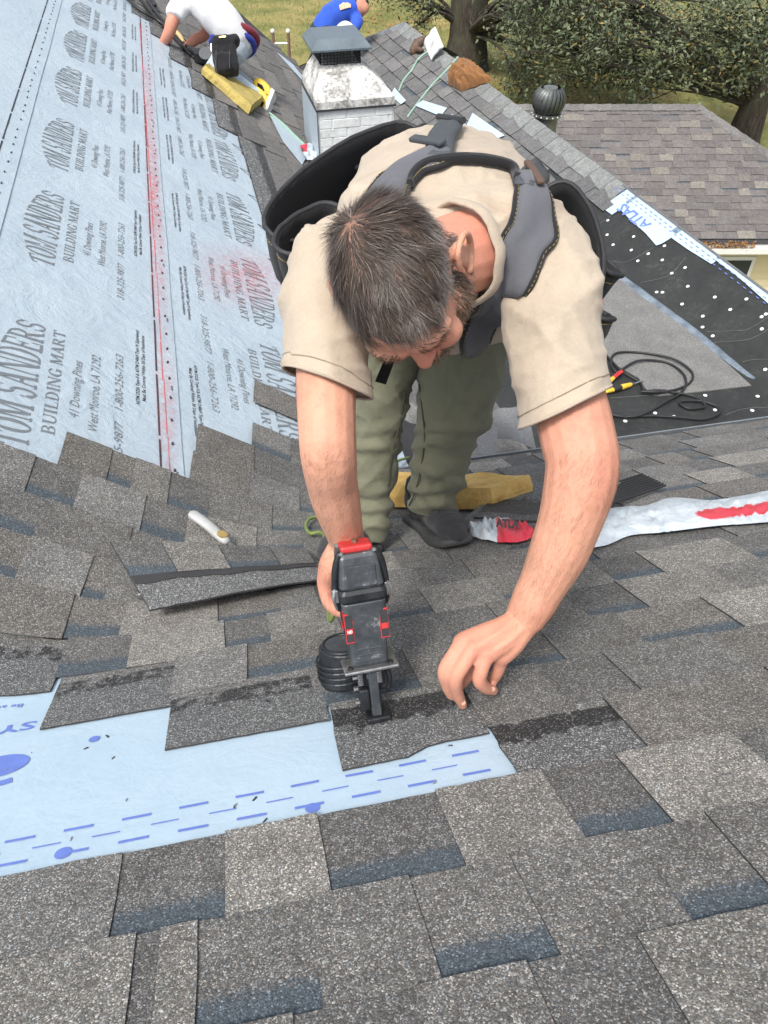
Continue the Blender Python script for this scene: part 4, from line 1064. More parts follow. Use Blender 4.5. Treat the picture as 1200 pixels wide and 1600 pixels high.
def hair_mat(name, dark, mid, grey):
    t = NT(name); at = t.n('Attribute', attribute_name='tint')
    col = t.ramp(at.outputs['Fac'], [(0, dark), (.6, mid), (.8, tuple((a+b)/2 for a, b in zip(mid, grey))), (1, grey)])
    t.out(col, .45); t.b.inputs['Specular IOR Level'].default_value = .4; return t.m
M['hair'] = hair_mat('brown_grey_hair', (.024, .016, .012), (.085, .060, .045), (.34, .30, .27))
M['beard'] = hair_mat('beard_hair', (.05, .025, .013), (.13, .07, .035), (.32, .25, .19))
M['arm_hair'] = hair_mat('arm_hair', (.16, .09, .05), (.22, .13, .075), (.3, .2, .12))
def folds(me, amp, spec, seed=0):
    """cloth folds: ridged noise stretched across each direction in spec [(axis vector, frequency, stretch, weight)]"""
    a = mesh_np(me); nr = mesh_nrm(me); out = np.zeros(len(a))
    for i in range(len(a)):
        v = Vector(a[i]); h = 0
        for k, (ax, fr, st, wt) in enumerate(spec):
            al = v.dot(ax); q = (v-ax*al)*st+ax*al
            n_ = noise.noise(q*fr+Vector((seed+k*3.1, k*1.7, 0))); h += wt*((1-min(1, abs(n_)*2.2))**2-.25)
        out[i] = h
    set_np(me, a+nr*(out*amp)[:, None])

# ------------------------------------------------------------------ the roofer bending over his nailer
man = empty('person', onA(640, 850), 'roofer in tan shirt and grey shoulder harness bending over a nailer', 'person')
mo = man.location.copy()
cr = cv(-.40, -.10, .91).normalized(); fc = cv(.20, -.97, -.02); fc = (fc-cr*fc.dot(cr)).normalized(); lt = fc.cross(cr); lt = lt if lt.dot(X_) > 0 else -lt
hc = P(622, 446, .985); hax = (lt, fc, cr)
def hd(l, f, c): return hc+lt*l+fc*f+cr*c
sk = MB()
sk.ball(hd(0, -.014, .012), (.077, .099, .088), hax, 24, 16); sk.ball(hd(0, .045, .02), (.062, .045, .055), hax, 18, 12)
sk.limb([hd(0, .04, -.02), hd(0, .043, -.07), hd(0, .055, -.105)], [(.062, .05), (.054, .045), (.032, .03)], ref=lt)
for s in (-1, 1):
    sk.ball(hd(s*.046, .01, -.078), (.026, .04, .03), hax); sk.ball(hd(s*.036, .066, -.042), (.028, .024, .024), hax)
    sk.limb([hd(s*.012, .086, .004), hd(s*.034, .083, .008), hd(s*.055, .066, .002)], [.011, .0115, .009], 10)
    sk.ball(hd(s*.032, .079, -.013), (.015, .010, .010), hax, 12, 8)
    sk.ball(hd(s*.0095, .090, -.050), (.008, .009, .007), hax, 10, 8)
    # ear: shell and rim
    e0 = hd(s*.084, -.020, -.028); sk.ball(e0, (.009, .017, .028), hax, 12, 9)
    rim = [hd(s*.086, -.004, -.05), hd(s*.093, -.026, -.05), hd(s*.100, -.040, -.026), hd(s*.098, -.034, -.002), hd(s*.090, -.012, .006), hd(s*.084, .002, -.012)]
    sk.limb(rim, [.006, .0055, .005, .005, .005, .005], 8)
sk.limb([hd(0, .084, -.004), hd(0, .091, -.025), hd(0, .099, -.046)], [.0085, .0095, .0115], 12)
sk.limb([hd(-.022, .079, -.074), hd(0, .089, -.074), hd(.022, .079, -.074)], [.006, .009, .006], 8)
nb_ = P(728, 396, 1.125)
sk.limb([hd(.0, -.03, -.045), hd(.005, -.04, -.09), nb_], [.056, .056, .064])
# trunk under the shirt, arms
TOR = [((688, 318, 1.64), (.165, .115)), ((690, 305, 1.50), (.170, .118)), ((692, 322, 1.37), (.178, .122)), ((694, 358, 1.25), (.182, .112)), ((702, 398, 1.165), (.150, .075))]
sk.limb([P(*a) for a, r in TOR], [(r[0]-.02, r[1]-.02) for a, r in TOR], 24, ref=X_)
SR, SL = P(520, 420, 1.19), P(862, 412, 1.175)
sk.limb([P(600, 400, 1.17), SR, P(510, 560, 1.10), P(512, 690, 1.06), P(521, 765, 1.12), P(543, 848, 1.215)], [.056, .050, .045, .0415, .0385, .029])
sk.limb([P(790, 400, 1.17), SL, P(876, 555, 1.13), P(900, 672, 1.10), P(909, 740, 1.10), P(880, 845, 1.13), P(842, 925, 1.16), P(820, 966, 1.175)], [.060, .052, .052, .055, .054, .0465, .037, .032])
sk.ball(P(932, 735, 1.10), (.030, .035, .03))
# left hand
W0 = P(818, 972, 1.178)
for m, r in (((724, 1003, 1.160), .017), ((740, 1012, 1.150), .0175), ((760, 1022, 1.152), .017), ((784, 1026, 1.165), .016)):
    q = P(*m); sk.limb([W0, W0.lerp(q, .5)+cv(0, 0, .008), q], [.026, .021, r], 12)
sk.ball(P(776, 1000, 1.175), (.038, .03, .022), (cv(1, .5, 0).normalized(), cv(-.5, 1, 0).normalized(), cv(0, 0, 1)))
def finger(pts, rad): sk.limb([P(*p) for p in pts], rad, 12, sub=5)
finger([(724, 1003, 1.160), (708, 1024, 1.152), (695, 1048, 1.158), (698, 1070, 1.180), (705, 1087, 1.203)], [.0145, .0115, .0118, .0098, .0078])
finger([(740, 1012, 1.150), (724, 1038, 1.140), (712, 1060, 1.150), (715, 1083, 1.180), (723, 1102, 1.212)], [.015, .0122, .0122, .0100, .0080])
finger([(760, 1022, 1.152), (753, 1044, 1.145), (749, 1062, 1.155), (758, 1074, 1.175), (771, 1079, 1.196)], [.0145, .0118, .0118, .0100, .0082])
finger([(784, 1026, 1.165), (779, 1046, 1.180), (773, 1058, 1.198), (768, 1066, 1.214)], [.013, .0102, .0098, .0080])
finger([(800, 985, 1.190), (765, 1020, 1.208), (735, 1050, 1.212), (712, 1078, 1.222)], [.020, .0145, .012, .0088])
# right hand closed round the nailer's grip
W1 = P(543, 848, 1.215)
for m in ((509, 910, 1.245), (511, 903, 1.268), (515, 898, 1.290), (521, 894, 1.310)):
    q = P(*m); sk.limb([W1, W1.lerp(q, .5)+cv(-.004, 0, .004), q], [.027, .024, .0165], 12)
for m in ((509, 910, 1.245), (511, 903, 1.268), (515, 898, 1.290), (521, 894, 1.310)):
    u, v, d = m; finger([m, (u+4, v+28, d+.002), (u+20, v+44, d+.003), (u+44, v+42, d+.004), (u+54, v+24, d+.004)], [.0155, .0120, .0115, .0105, .0085])
finger([(533, 862, 1.235), (545, 882, 1.222), (562, 892, 1.226), (574, 906, 1.236)], [.0175, .013, .012, .009])
# legs under the trousers
LEG_L = [((745, 335, 1.65), .125), ((740, 430, 1.71), .122), ((718, 600, 1.84), .100), ((697, 690, 1.95), .078), ((672, 792, 2.085), .067)]
LEG_R = [((632, 335, 1.66), .120), ((618, 430, 1.73), .108), ((594, 600, 1.86), .079), ((582, 700, 1.94), .066), ((572, 840, 2.02), .060)]
for L in (LEG_L, LEG_R): sk.limb([P(*a) for a, r in L], [r-.034 for a, r in L], 16)
for m in ((724, 1003, 1.160), (740, 1012, 1.150), (760, 1022, 1.152), (784, 1026, 1.165)):       # knuckles and tendons
    q = P(*m); a_ = W0.lerp(q, .15)+cv(0, .0, .020); b_ = q+cv(0, 0, .0125)
    sk.limb([a_, a_.lerp(b_, .5)+cv(0, 0, .0035), b_], [.0035, .0042, .0048], 8); sk.ball(q+cv(-.001, .002, .006), .0125)
me = remeshed(sk, .0031, 2)
# reddening of face, neck, hands and elbows
a = mesh_np(me)
fl_ = np.zeros(len(a))
for c_, r, k in ((hd(0, .09, -.04), .075, .55), (hd(.03, .1, -.03), .03, .3), (P(735, 380, 1.09), .09, .55), (P(716, 450, .98), .035, .6), (P(940, 740, 1.08), .07, .35), (P(740, 1030, 1.16), .09, .40), (P(515, 915, 1.25), .06, .5), (P(840, 960, 1.16), .05, .25), (P(900, 680, 1.08), .12, .22), (P(632, 572, .93), .025, .5)):
    d = np.linalg.norm(a-np.array(c_), axis=1); fl_ = np.maximum(fl_, k*np.clip(1-d/r, 0, 1)**.7)
nr_ = mesh_nrm(me); pr = [proj(Vector(v)) for v in a]; fwd = -np.array(F_)       # veins and sinews
VEINS = [([(905, 800), (890, 850), (872, 890), (852, 925), (838, 960)], .0014, 5), ([(868, 830), (852, 870), (846, 905), (826, 940), (800, 975), (775, 995)], .0016, 5), ([(930, 690), (925, 740), (915, 790)], .0014, 6),
         ([(800, 965), (782, 985), (760, 1000), (748, 1010)], .0016, 4), ([(815, 985), (795, 1003), (775, 1015)], .0014, 4), ([(500, 700), (512, 750), (528, 800), (538, 835)], .0014, 5), ([(535, 720), (540, 770), (548, 820)], .0012, 5)]
for pl, amp, wd in VEINS:
    pl2 = [(q.x, q.y) for q in spline([Vector((x, y, 0)) for x, y in pl], 1., 8)[0]]
    for i, (u, v, d) in enumerate(pr):
        if d > 1.35 or not (pl2[0][1]-15 < v < pl2[-1][1]+15) or nr_[i].dot(fwd) < .1: continue
        m2 = min((u-x)**2+(v-y)**2 for x, y in pl2)
        if m2 < 9*wd*wd: a[i] += nr_[i]*amp*math.exp(-m2/(wd*wd))
set_np(me, a)
fattr(me, 'flush', fl_)
fattr(me, 'scalp', np.zeros(len(a)))
skin_bvh = bvh_of(me)
body = obj_from_mesh('body', me, M['skin'], man, mo)
# nails
M['nail'] = simple('finger_nail', (.60, .34, .26), .35, .08, 60, .02)
for (u, v, d), (dx, dy) in (((724, 1098, 1.203), (.2, -1)), ((770, 1077, 1.186), (1, -.35))):
    n_ = cv(dx*.25+.1, -.1, 1).normalized(); t_ = cv(dx, dy, 0); t_ = (t_-n_*t_.dot(n_)).normalized()
    h_ = skin_bvh.ray_cast(Vector((0, 0, 0)), P(u, v, 1).normalized())
    if h_[0] is not None:
        MB().ball(h_[0]+h_[1]*.0004, (.0052, .0040, .0010), (t_, n_.cross(t_), n_), 12, 6).build('finger_nail', M['nail'], man, smooth=True)
# hair: short strands combed from the crown towards the brow, beard along the jaw
def strands(name, n, pick, flow, length, mat, width, seed, greyness, lift=.25):
    rd = random.Random(seed); pts = []; ar = mesh_np(me); nr = mesh_nrm(me)
    cand = [i for i in range(len(ar)) if pick(Vector(ar[i])) > 0]
    vs = []; fs = []; tint = []
    for k in range(n):
        i = rd.choice(cand); p = Vector(ar[i])+mo; w_ = pick(Vector(ar[i]))
        if rd.random() > w_: continue
        nn = Vector(nr[i]); p = p+Vector((rd.gauss(0, .0015), rd.gauss(0, .0015), rd.gauss(0, .0015)))
        f = flow(p); wob = Vector([noise.noise((p.x*38+k*7, p.y*38, p.z*38)) for k in range(3)])*.75; f = ((f-nn*f.dot(nn)).normalized()+wob).normalized()+Vector((rd.gauss(0, .10), rd.gauss(0, .10), rd.gauss(0, .10)))
        L = length(p)*rd.uniform(.65, 1.2); dirv = (f+nn*lift*rd.uniform(.4, 1.6)).normalized(); q = p-nn*.001; sd = dirv.cross(nn).normalized()
        tv = min(1, max(0, rd.gauss(.40, .22)+greyness(p)*rd.random()*1.25)); k0 = len(vs); m = 4
        for j in range(m+1):
            e = j/m; wd = width*(1-.8*e)
            vs += [q-sd*wd-mo, q+sd*wd-mo]; tint += [tv, tv]
            q = q+dirv*(L/m); dirv = (dirv-nn*.55*lift*e+f*.12+sd*.16*math.sin(3*e+7*noise.noise(p*60))).normalized()
        for j in range(m): fs.append((k0+2*j, k0+2*j+1, k0+2*j+3, k0+2*j+2))
    h = bpy.data.meshes.new(name); h.from_pydata(vs, [], fs); h.materials.append(mat); fattr(h, 'tint', tint)
    h.polygons.foreach_set('use_smooth', [True]*len(h.polygons))
    o = bpy.data.objects.new(name, h); o.location = mo; link(o, man); o['kind'] = 'stuff'; return o
def loc(v): d = v+mo-hc; return d.dot(lt), d.dot(fc), d.dot(cr)
def scalp(v):
    l, f, c_ = loc(v)
    if (l*l+f*f+c_*c_) > .0182: return 0
    if abs(l) > .070 and -.050 < f < .014 and c_ < .016: return 0            # ears
    line = .03+.0*l if f > .05 else 0
    if f > .058: return 1 if c_ > .052+(f-.058)*.7-.10*abs(l) else 0            # hairline over the brow
    if f > .012: return 1 if c_ > .0 + .62*(f-.012) else 0
    if c_ > -.06: 
        d = math.hypot(l+.006, f+.055) if c_ > .05 else 1
        return .72+.28*min(1, d/.05) if d < .05 else 1
    return .5 if c_ > -.085 and f < -.02 else 0
def hflow(p):
    d = p-hc; l, f, c_ = d.dot(lt), d.dot(fc), d.dot(cr)
    if abs(l) > .058 and c_ < .03: return -cr*.9-fc*.25
    wv = lt*(l+.006)*6+fc*(f+.06)*6-cr*(.25+max(0, -c_)*6)
    return wv.normalized()*.8+fc*.55+lt*.35
sidegrey = lambda p: max(0, min(1, (abs((p-hc).dot(lt))-.050)/.025))*.75*(1 if (p-hc).dot(cr) < .05 else .4)+.06
hair = strands('hair', 40000, scalp, hflow, lambda p: .030 if (p-hc).dot(cr) > .035 else (.011 if abs((p-hc).dot(lt)) > .058 else .019), M['hair'], .00040, 3, sidegrey, .15)
for i_, v_ in enumerate(me.vertices): me.attributes['scalp'].data[i_].value = .8*min(1, scalp(v_.co))
def beardm(v):
    l, f, c_ = loc(v)
    if (l*l+f*f+c_*c_) > .02 or f < -.012 or f > .098: return 0
    if c_ < -.052 and f < .07: return 1
    if c_ < -.062: return .9
    return .7 if abs(l) > .062 and c_ < -.005 and .012 < f < .03 else 0
strands('beard', 7000, beardm, lambda p: fc*.5-cr*.8, lambda p: .014, M['beard'], .0005, 4, lambda p: .35, .5)
browm = lambda v: 1 if (lambda l, f, c_: .012 < abs(l) < .052 and f > .072 and .0 < c_ < .018)(*loc(v)) else 0
strands('eyebrow', 420, browm, lambda p: lt*(1 if (p-hc).dot(lt) > 0 else -1)+fc*.3, lambda p: .010, M['beard'], .0005, 5, lambda p: .1, .4)
def armm(v):
    p = v+mo; u, w, d = proj(p); return .9 if (w > 700 and d < 1.3 and (u > 760 or u < 575) and w < 975) else 0
strands('arm_hair', 9000, armm, lambda p: cv(-.4, -1, .1), lambda p: .013, M['arm_hair'], .00013, 6, lambda p: .2, .35)

# shirt
sh_ = MB()
sh_.limb([P(*a) for a, r in TOR], [r for a, r in TOR], 32, ref=X_)
sh_.limb([P(705, 405, 1.17), P(612, 385, 1.18), P(550, 408, 1.19), P(522, 450, 1.17)], [.085, .086, .074, .066], 20)
sh_.limb([P(700, 400, 1.17), P(790, 372, 1.18), P(836, 395, 1.18), P(856, 450, 1.16)], [.085, .086, .074, .070], 20)
q, r = spline([P(528, 400, 1.19), P(515, 470, 1.155), P(511, 540, 1.115), P(512, 600, 1.085), P(514, 650, 1.07)], [.070, .068, .060, .055, .054], 6); sh_.tube(q, r, 20)
q, r = spline([P(842, 392, 1.18), P(858, 470, 1.15), P(868, 555, 1.12), P(884, 638, 1.10), P(894, 700, 1.09)], [.074, .074, .070, .0685, .068], 6); sh_.tube(q, r, 20)
sh_.ball(P(690, 430, 1.30), (.15, .11, .14)); sh_.ball(P(690, 440, 1.42), (.15, .10, .14))
q, r = spline([P(690, 380, 1.45), P(690, 460, 1.50), P(688, 520, 1.545)], [(.17, .12), (.16, .11), (.15, .09)], 5); sh_.tube(q, r, 24, ref=X_)
me_s = remeshed(sh_, .0052, 3)
bmh = bmesh.new(); bmh.from_mesh(me_s)             # cut the sleeves off at the hem
for c_, nrm, R0 in ((P(512, 597, 1.085), cv(-.40, -.92, -.05).normalized(), .13), (P(882, 637, 1.10), cv(.44, -.90, -.05).normalized(), .15)):
    g_ = [v for v in bmh.verts if (v.co-c_).length < R0]; gs = set(g_); ge = [e for e in bmh.edges if e.verts[0] in gs and e.verts[1] in gs]; gf = [f for f in bmh.faces if all(v in gs for v in f.verts)]
    bmesh.ops.bisect_plane(bmh, geom=g_+ge+gf, plane_co=c_, plane_no=nrm, clear_outer=True)
bmh.to_mesh(me_s); bmh.free(); me_s.update()
folds(me_s, .012, [(cv(.75, .65, 0).normalized(), 8, .35, .55), (cv(-.4, .9, .2).normalized(), 11, .30, .45), (cv(1, -.2, 0).normalized(), 5, .5, .5)], 2)
folds(me_s, .0075, [(cv(.4, -.9, 0).normalized(), 21, .28, .7), (cv(.9, .4, 0).normalized(), 16, .4, .5)], 9)
shirt_bvh = bvh_of(me_s)
def edge_loops(me, off):
    bm = bmesh.new(); bm.from_mesh(me); bd = [e for e in bm.edges if e.is_boundary]; seen = set(); out = []
    for e in bd:
        if e.index in seen: continue
        loop = [e.verts[0], e.verts[1]]; seen.add(e.index)
        while True:
            nx = [x for x in loop[-1].link_edges if x.is_boundary and x.index not in seen]
            if not nx: break
            seen.add(nx[0].index); loop.append(nx[0].other_vert(loop[-1]))
        out.append([(v.co.copy(), v.normal.copy()) for v in loop])
    bm.free(); return [l for l in out if len(l) > 20]
hems = edge_loops(me_s, 0)
shirt = obj_from_mesh('shirt', me_s, M['tan_cotton'], man, mo); shirt['label'] = 'wrinkled tan short-sleeved shirt'
def ringtube(c0, c1, rad, th, name, mat, seg=28, fl=1.0):
    ax = (c1-c0).normalized(); e1 = (X_-ax*X_.dot(ax)).normalized(); e2 = ax.cross(e1)
    pts = [c0+e1*(rad*math.cos(2*math.pi*i/seg))+e2*(rad*fl*math.sin(2*math.pi*i/seg)) for i in range(seg+1)]
    return MB().tube(pts, th, 6, caps=False).build(name, mat, shirt, smooth=True)
pass
for lp_ in hems:
    P_ = [p for p, n_ in lp_][::3]; N_ = [n_ for p, n_ in lp_][::3]
    for _ in range(4): P_ = [(P_[i-1]+P_[i]*2+P_[(i+1) % len(P_)])/4 for i in range(len(P_))]
    MB().tube(P_+[P_[0]], .0026, 6, caps=False).build('hem', M['tan_cotton'], shirt, smooth=True)
    cA = sum(P_, Vector())/len(P_); up3 = (P(690, 300, 1.3)-cA).normalized()
    q3 = []
    for p, n_ in zip(P_, N_):
        hh = shirt_bvh.find_nearest(p+up3*.020+n_*.004); q3.append(hh[0]+hh[1]*.0004)
    MB().tube(q3+[q3[0]], .0011, 5, caps=False).build('hem_stitch', simple('hem_thread', (.27, .215, .16), .9), shirt)
nka = (nb_-hd(0, -.04, -.08)).normalized(); e1 = nka.orthogonal().normalized(); e2 = nka.cross(e1)
for k, rr, th in ((.014, .076, (.012, .0045)),):
    MB().tube([nb_-nka*k+e1*(rr*math.cos(2*math.pi*i/30))+e2*(rr*math.sin(2*math.pi*i/30))+Vector([.004*noise.noise((i*.6, j, k*90)) for j in range(3)]) for i in range(31)], [th]*31, 8, caps=False, ref=nka).build('collar', M['tan_cotton'], shirt, smooth=True)
# trousers
pt = MB()
pt.ball(P(690, 318, 1.66), (.17, .14, .13), (X_, U_, F_), 22, 14)
for L in (LEG_L, LEG_R):
    q, r = spline([P(*a) for a, r in L], [r for a, r in L], 8); pt.tube(q, r, 24)
    pt.ball(P(*L[0][0]), .122)
me_p = remeshed(pt, .0062, 5)
folds(me_p, .006, [(cv(.6, .8, 0).normalized(), 24, .3, .8), (cv(-.75, .65, 0).normalized(), 19, .3, .6)], 11)
folds(me_p, .013, [(cv(.35, .94, 0).normalized(), 9, .28, .7), (cv(-.5, .86, 0).normalized(), 13, .32, .5)], 5)
ap = mesh_np(me_p); nrp = mesh_nrm(me_p)
for i in range(len(ap)):                                                  # bunching above the shoes and behind the knees
    u, v, d = proj(Vector(ap[i])); k = max(0, 1-abs(v-785)/60)+.7*max(0, 1-abs(v-690)/40)
    if k > 0: ap[i] += nrp[i]*(.008*k*math.sin(v*.20+3*noise.noise((u*.02, v*.02, 0))))
set_np(me_p, ap)
pants_bvh = bvh_of(me_p)
pants = obj_from_mesh('trousers', me_p, M['olive'], man, mo); pants['label'] = 'olive green work trousers'
def drape(bvh, pts, h=.002):
    out = []
    for p in pts:
        hh = bvh.ray_cast(Vector((0, 0, 0)), P(p[0], p[1], 1).normalized())
        if hh[0] is not None: out.append((hh[0]+hh[1]*h, hh[1]))
    return out
sm = drape(pants_bvh, [(656, 600), (660, 640), (664, 680), (660, 720), (652, 760), (640, 790)], .001)
if len(sm) > 2: MB().tube(spline([p for p, n_ in sm], 1., 4)[0], .0022, 5).build('seam', simple('olive_seam', (.06, .062, .04), .9), pants)
sm = drape(pants_bvh, [(632, 610), (624, 660), (612, 710), (606, 760)], .001)
if len(sm) > 2: MB().tube(spline([p for p, n_ in sm], 1., 4)[0], .0022, 5).build('seam', simple('olive_seam', (.06, .062, .04), .9), pants)
# shoes
def shoe(heel_px, toe_px, side, name='shoe'):
    he, to = onA(*heel_px), onA(*toe_px); ax = (to-he).normalized(); Ls = (to-he).length; up_ = NA; sd = up_.cross(ax)
    root = None; mb = MB()
    prof = [(0.0, .030, .075), (.12, .038, .085), (.3, .036, .080), (.5, .042, .066), (.7, .050, .060), (.88, .046, .052), (1.0, .028, .040)]
    q = []; r = []
    for s, w_, hh in prof:
        q.append(he+ax*(Ls*s)+up_*(hh*.55+.026)+sd*(.006*math.sin(s*3))); r.append((w_, hh*.62))
    mb.limb(q, r, 18, ref=sd, sub=5)
    an = he+ax*(Ls*.16)+up_*.12; mb.limb([he+ax*(Ls*.2)+up_*.06, an], [.042, .040], 14)
    m1 = remeshed(mb, .0042, 3)
    folds(m1, .0016, [(ax, 30, .4, 1.)], 3)
    o = obj_from_mesh(name, m1, M['shoe'], man, he)
    so = MB(); outl = []
    for s, w_, hh in prof: outl.append((s, w_+.005))
    left = [he+ax*(Ls*(s*1.06-.03))+sd*(w_+.0) for s, w_ in outl]; right = [he+ax*(Ls*(s*1.06-.03))-sd*w_ for s, w_ in outl]
    pl = left+right[::-1]; pl, _ = spline(pl+[pl[0]], 1., 3); pl = pl[:-1]; n = len(pl); cen_ = sum(pl, Vector())/n
    lev = [(.97, .004), (1.02, .009), (1.02, .021), (.97, .027), (.7, .028)]
    V = []; fs = []
    for k, hh in lev:
        for i, p in enumerate(pl):
            tre = .0016*math.sin(i*2.1) if hh < .03 else 0; up2 = .012*max(0, ((p-he).dot(ax)/Ls-.75)*4)
            V.append(cen_+(p-cen_)*(k+tre)+up_*(hh+up2))
    for j in range(len(lev)-1):
        for i in range(n): fs.append((j*n+i, j*n+(i+1) % n, (j+1)*n+(i+1) % n, (j+1)*n+i))
    fs.append(tuple(range(n))[::-1]); fs.append(tuple((len(lev)-1)*n+i for i in range(n)))
    MB().add(V, fs).build('sole', M['sole'], o, smooth=True)
    bv = bvh_of(m1, he)
    for k in range(5):
        c_ = he+ax*(Ls*(.44+.065*k))+up_*.2; qq = []
        for j in range(9):
            e = (j/8-.5)*.060; hh = bv.ray_cast(c_+sd*e+ax*(.012*math.sin(j*.8)), -up_)
            if hh[0] is not None: qq.append(hh[0]+up_*.0015)
        if len(qq) > 3: MB().tube(qq, .0034, 5).build('lace', M['strap'], o)
    return o
shoe((650, 814), (716, 861), 1); shoe((584, 862), (512, 890), -1)

# harness: padded yoke laid over the shirt
def band_on(name, pts, wid, mat, parent, bvh=None, h=.004, thick=.012, edge=None, nn=8, crown=.0):
    """a strap lying on the shirt along view points; wid in metres (number or list)"""
    bvh = bvh or shirt_bvh; dr = drape(bvh, spline([Vector((a, b, 0)) for a, b in pts], 1., nn)[0], h)
    if len(dr) < 3: return None
    m = len(dr); wl = [wid]*m if isinstance(wid, (int, float)) else [wid[min(len(wid)-1, int(i*(len(wid)-1)/(m-1)))]*(1-(i*(len(wid)-1)/(m-1)) % 1)+wid[min(len(wid)-1, int(i*(len(wid)-1)/(m-1))+1)]*((i*(len(wid)-1)/(m-1)) % 1) for i in range(m)]
    P_ = [p for p, n_ in dr]; N_ = [n_ for p, n_ in dr]
    for _ in range(3): P_ = [P_[0]]+[(P_[i-1]+P_[i]*2+P_[i+1])/4 for i in range(1, m-1)]+[P_[-1]]; N_ = [N_[0]]+[(N_[i-1]+N_[i]+N_[i+1]).normalized() for i in range(1, m-1)]+[N_[-1]]
    V = []; c = 7; rows = []
    for i in range(m):
        t_ = (P_[min(i+1, m-1)]-P_[max(i-1, 0)]).normalized(); sd = t_.cross(N_[i]).normalized()
        row = []
        for j in range(c):
            e = j/(c-1)*2-1; p = P_[i]+sd*(e*wl[i])
            nv = N_[i]; hh = bvh.ray_cast(p+nv*.05, -nv, .09)
            V.append((hh[0]+nv*h) if hh[0] is not None else p-nv*.012*abs(e)); row.append((p, nv))
        rows.append((sd, N_[i]))
    for _ in range(2): V = [V[i] if i//c in (0, m-1) else (V[i-c]+V[i]*2+V[i+c])/4 for i in range(len(V))]
    k = len(V); V += [V[i*c+j]+rows[i][1]*thick*(1 if 0 < j < c-1 else .35) for i in range(m) for j in range(c)]
    fs = []
    for i in range(m-1):
        for j in range(c-1):
            fs.append((k+i*c+j, k+i*c+j+1, k+(i+1)*c+j+1, k+(i+1)*c+j)); fs.append((i*c+j, (i+1)*c+j, (i+1)*c+j+1, i*c+j+1))
        fs.append((i*c, k+i*c, k+(i+1)*c, (i+1)*c)); fs.append((i*c+c-1, (i+1)*c+c-1, k+(i+1)*c+c-1, k+i*c+c-1))
    fs.append(tuple(list(range(c))+[k+j for j in range(c-1, -1, -1)])); z0 = (m-1)*c
    fs.append(tuple([z0+j for j in range(c-1, -1, -1)]+[k+z0+j for j in range(c)]))
    o = MB().add(V, fs).build(name, mat, parent, smooth=True)
    if edge:
        for j in (0, c-1): MB().tube([V[k+i*c+j]-rows[i][1]*thick*.1 for i in range(m)], edge, 7).build('trim', M['black_nylon'], o, smooth=True)
        for j, s in ((0, 1), (c-1, -1)):
            st = MB()
            for i in range(m-1):
                p, q2 = V[k+i*c+j]+rows[i][0]*s*-.0*1+rows[i][1]*edge*.95, V[k+(i+1)*c+j]+rows[i][1]*edge*.95
                L_ = (q2-p).length; nst = max(1, int(L_/.006))
                for z in range(nst): st.tube([p.lerp(q2, z/nst), p.lerp(q2, (z+.55)/nst)], .0004, 3)
            x = st.build('stitching', M['thread'], o); x['kind'] = 'stuff'
    return o
harness = empty('harness', P(740, 300, 1.2)); harness.parent = man; harness.matrix_parent_inverse = man.matrix_basis.inverted()
band_on('shoulder_pad', [(600, 372), (598, 335), (606, 305), (625, 278), (655, 257), (697, 246)], [.027, .030, .031, .031, .030, .026], M['pad_grey'], harness, edge=.0048, thick=.014)
band_on('shoulder_pad', [(822, 284), (832, 318), (820, 372), (794, 425), (764, 470), (744, 520), (738, 548)], [.018, .029, .032, .032, .031, .029, .022], M['pad_grey'], harness, edge=.0048, thick=.014)
band_on('yoke_edge', [(640, 300), (655, 272), (690, 258), (745, 258), (795, 268), (806, 290)], .006, M['black_nylon'], harness, thick=.014)
band_on('strap', [(684, 256), (693, 225), (706, 198)], [.023, .024, .025], M['strap'], harness, h=.014, thick=.004)
band_on('strap', [(820, 300), (838, 272), (850, 250)], [.021, .023, .024], M['strap'], harness, h=.014, thick=.004)
def slab(u0, v0, u1, v1, name, mat, th=.010, w_=.014):
    dr = drape(shirt_bvh, [(u0, v0), ((u0+u1)/2, (v0+v1)/2), (u1, v1)], .026)
    if len(dr) < 2: return
    a_, b_ = dr[0][0], dr[-1][0]; n_ = dr[len(dr)//2][1]; ax = (b_-a_).normalized(); n_ = (n_-ax*n_.dot(ax)).normalized()
    MB().box((a_+b_)/2, (b_-a_).length, w_, th, (ax, n_.cross(ax), n_), bev=.003).build(name, mat, harness)
slab(652, 240, 692, 250, 'strap_end', M['strap'], .008, .016); slab(812, 276, 838, 308, 'strap_end', M['leather_brown'], .008, .012)
for q4 in ((680, 191, 725, 198), (822, 228, 852, 258)):
    dr = drape(shirt_bvh, [(q4[0]+4, q4[1]+9), (q4[2]-4, q4[3]+9)], .02)
    if len(dr) == 2: MB().tube([dr[0][0], dr[1][0]], .006, 8).build('buckle_bar', M['black_rubber'], harness)
# hanging strap end under the chin
MB().add([P(600, 562, 1.2), P(616, 566, 1.2), P(603, 601, 1.19), P(586, 596, 1.19)]+[P(600, 562, 1.203), P(616, 566, 1.203), P(603, 601, 1.193), P(586, 596, 1.193)], [(0, 1, 2, 3), (7, 6, 5, 4), (0, 4, 5, 1), (1, 5, 6, 2), (2, 6, 7, 3), (3, 7, 4, 0)]).build('strap_tail', M['black_nylon'], harness)
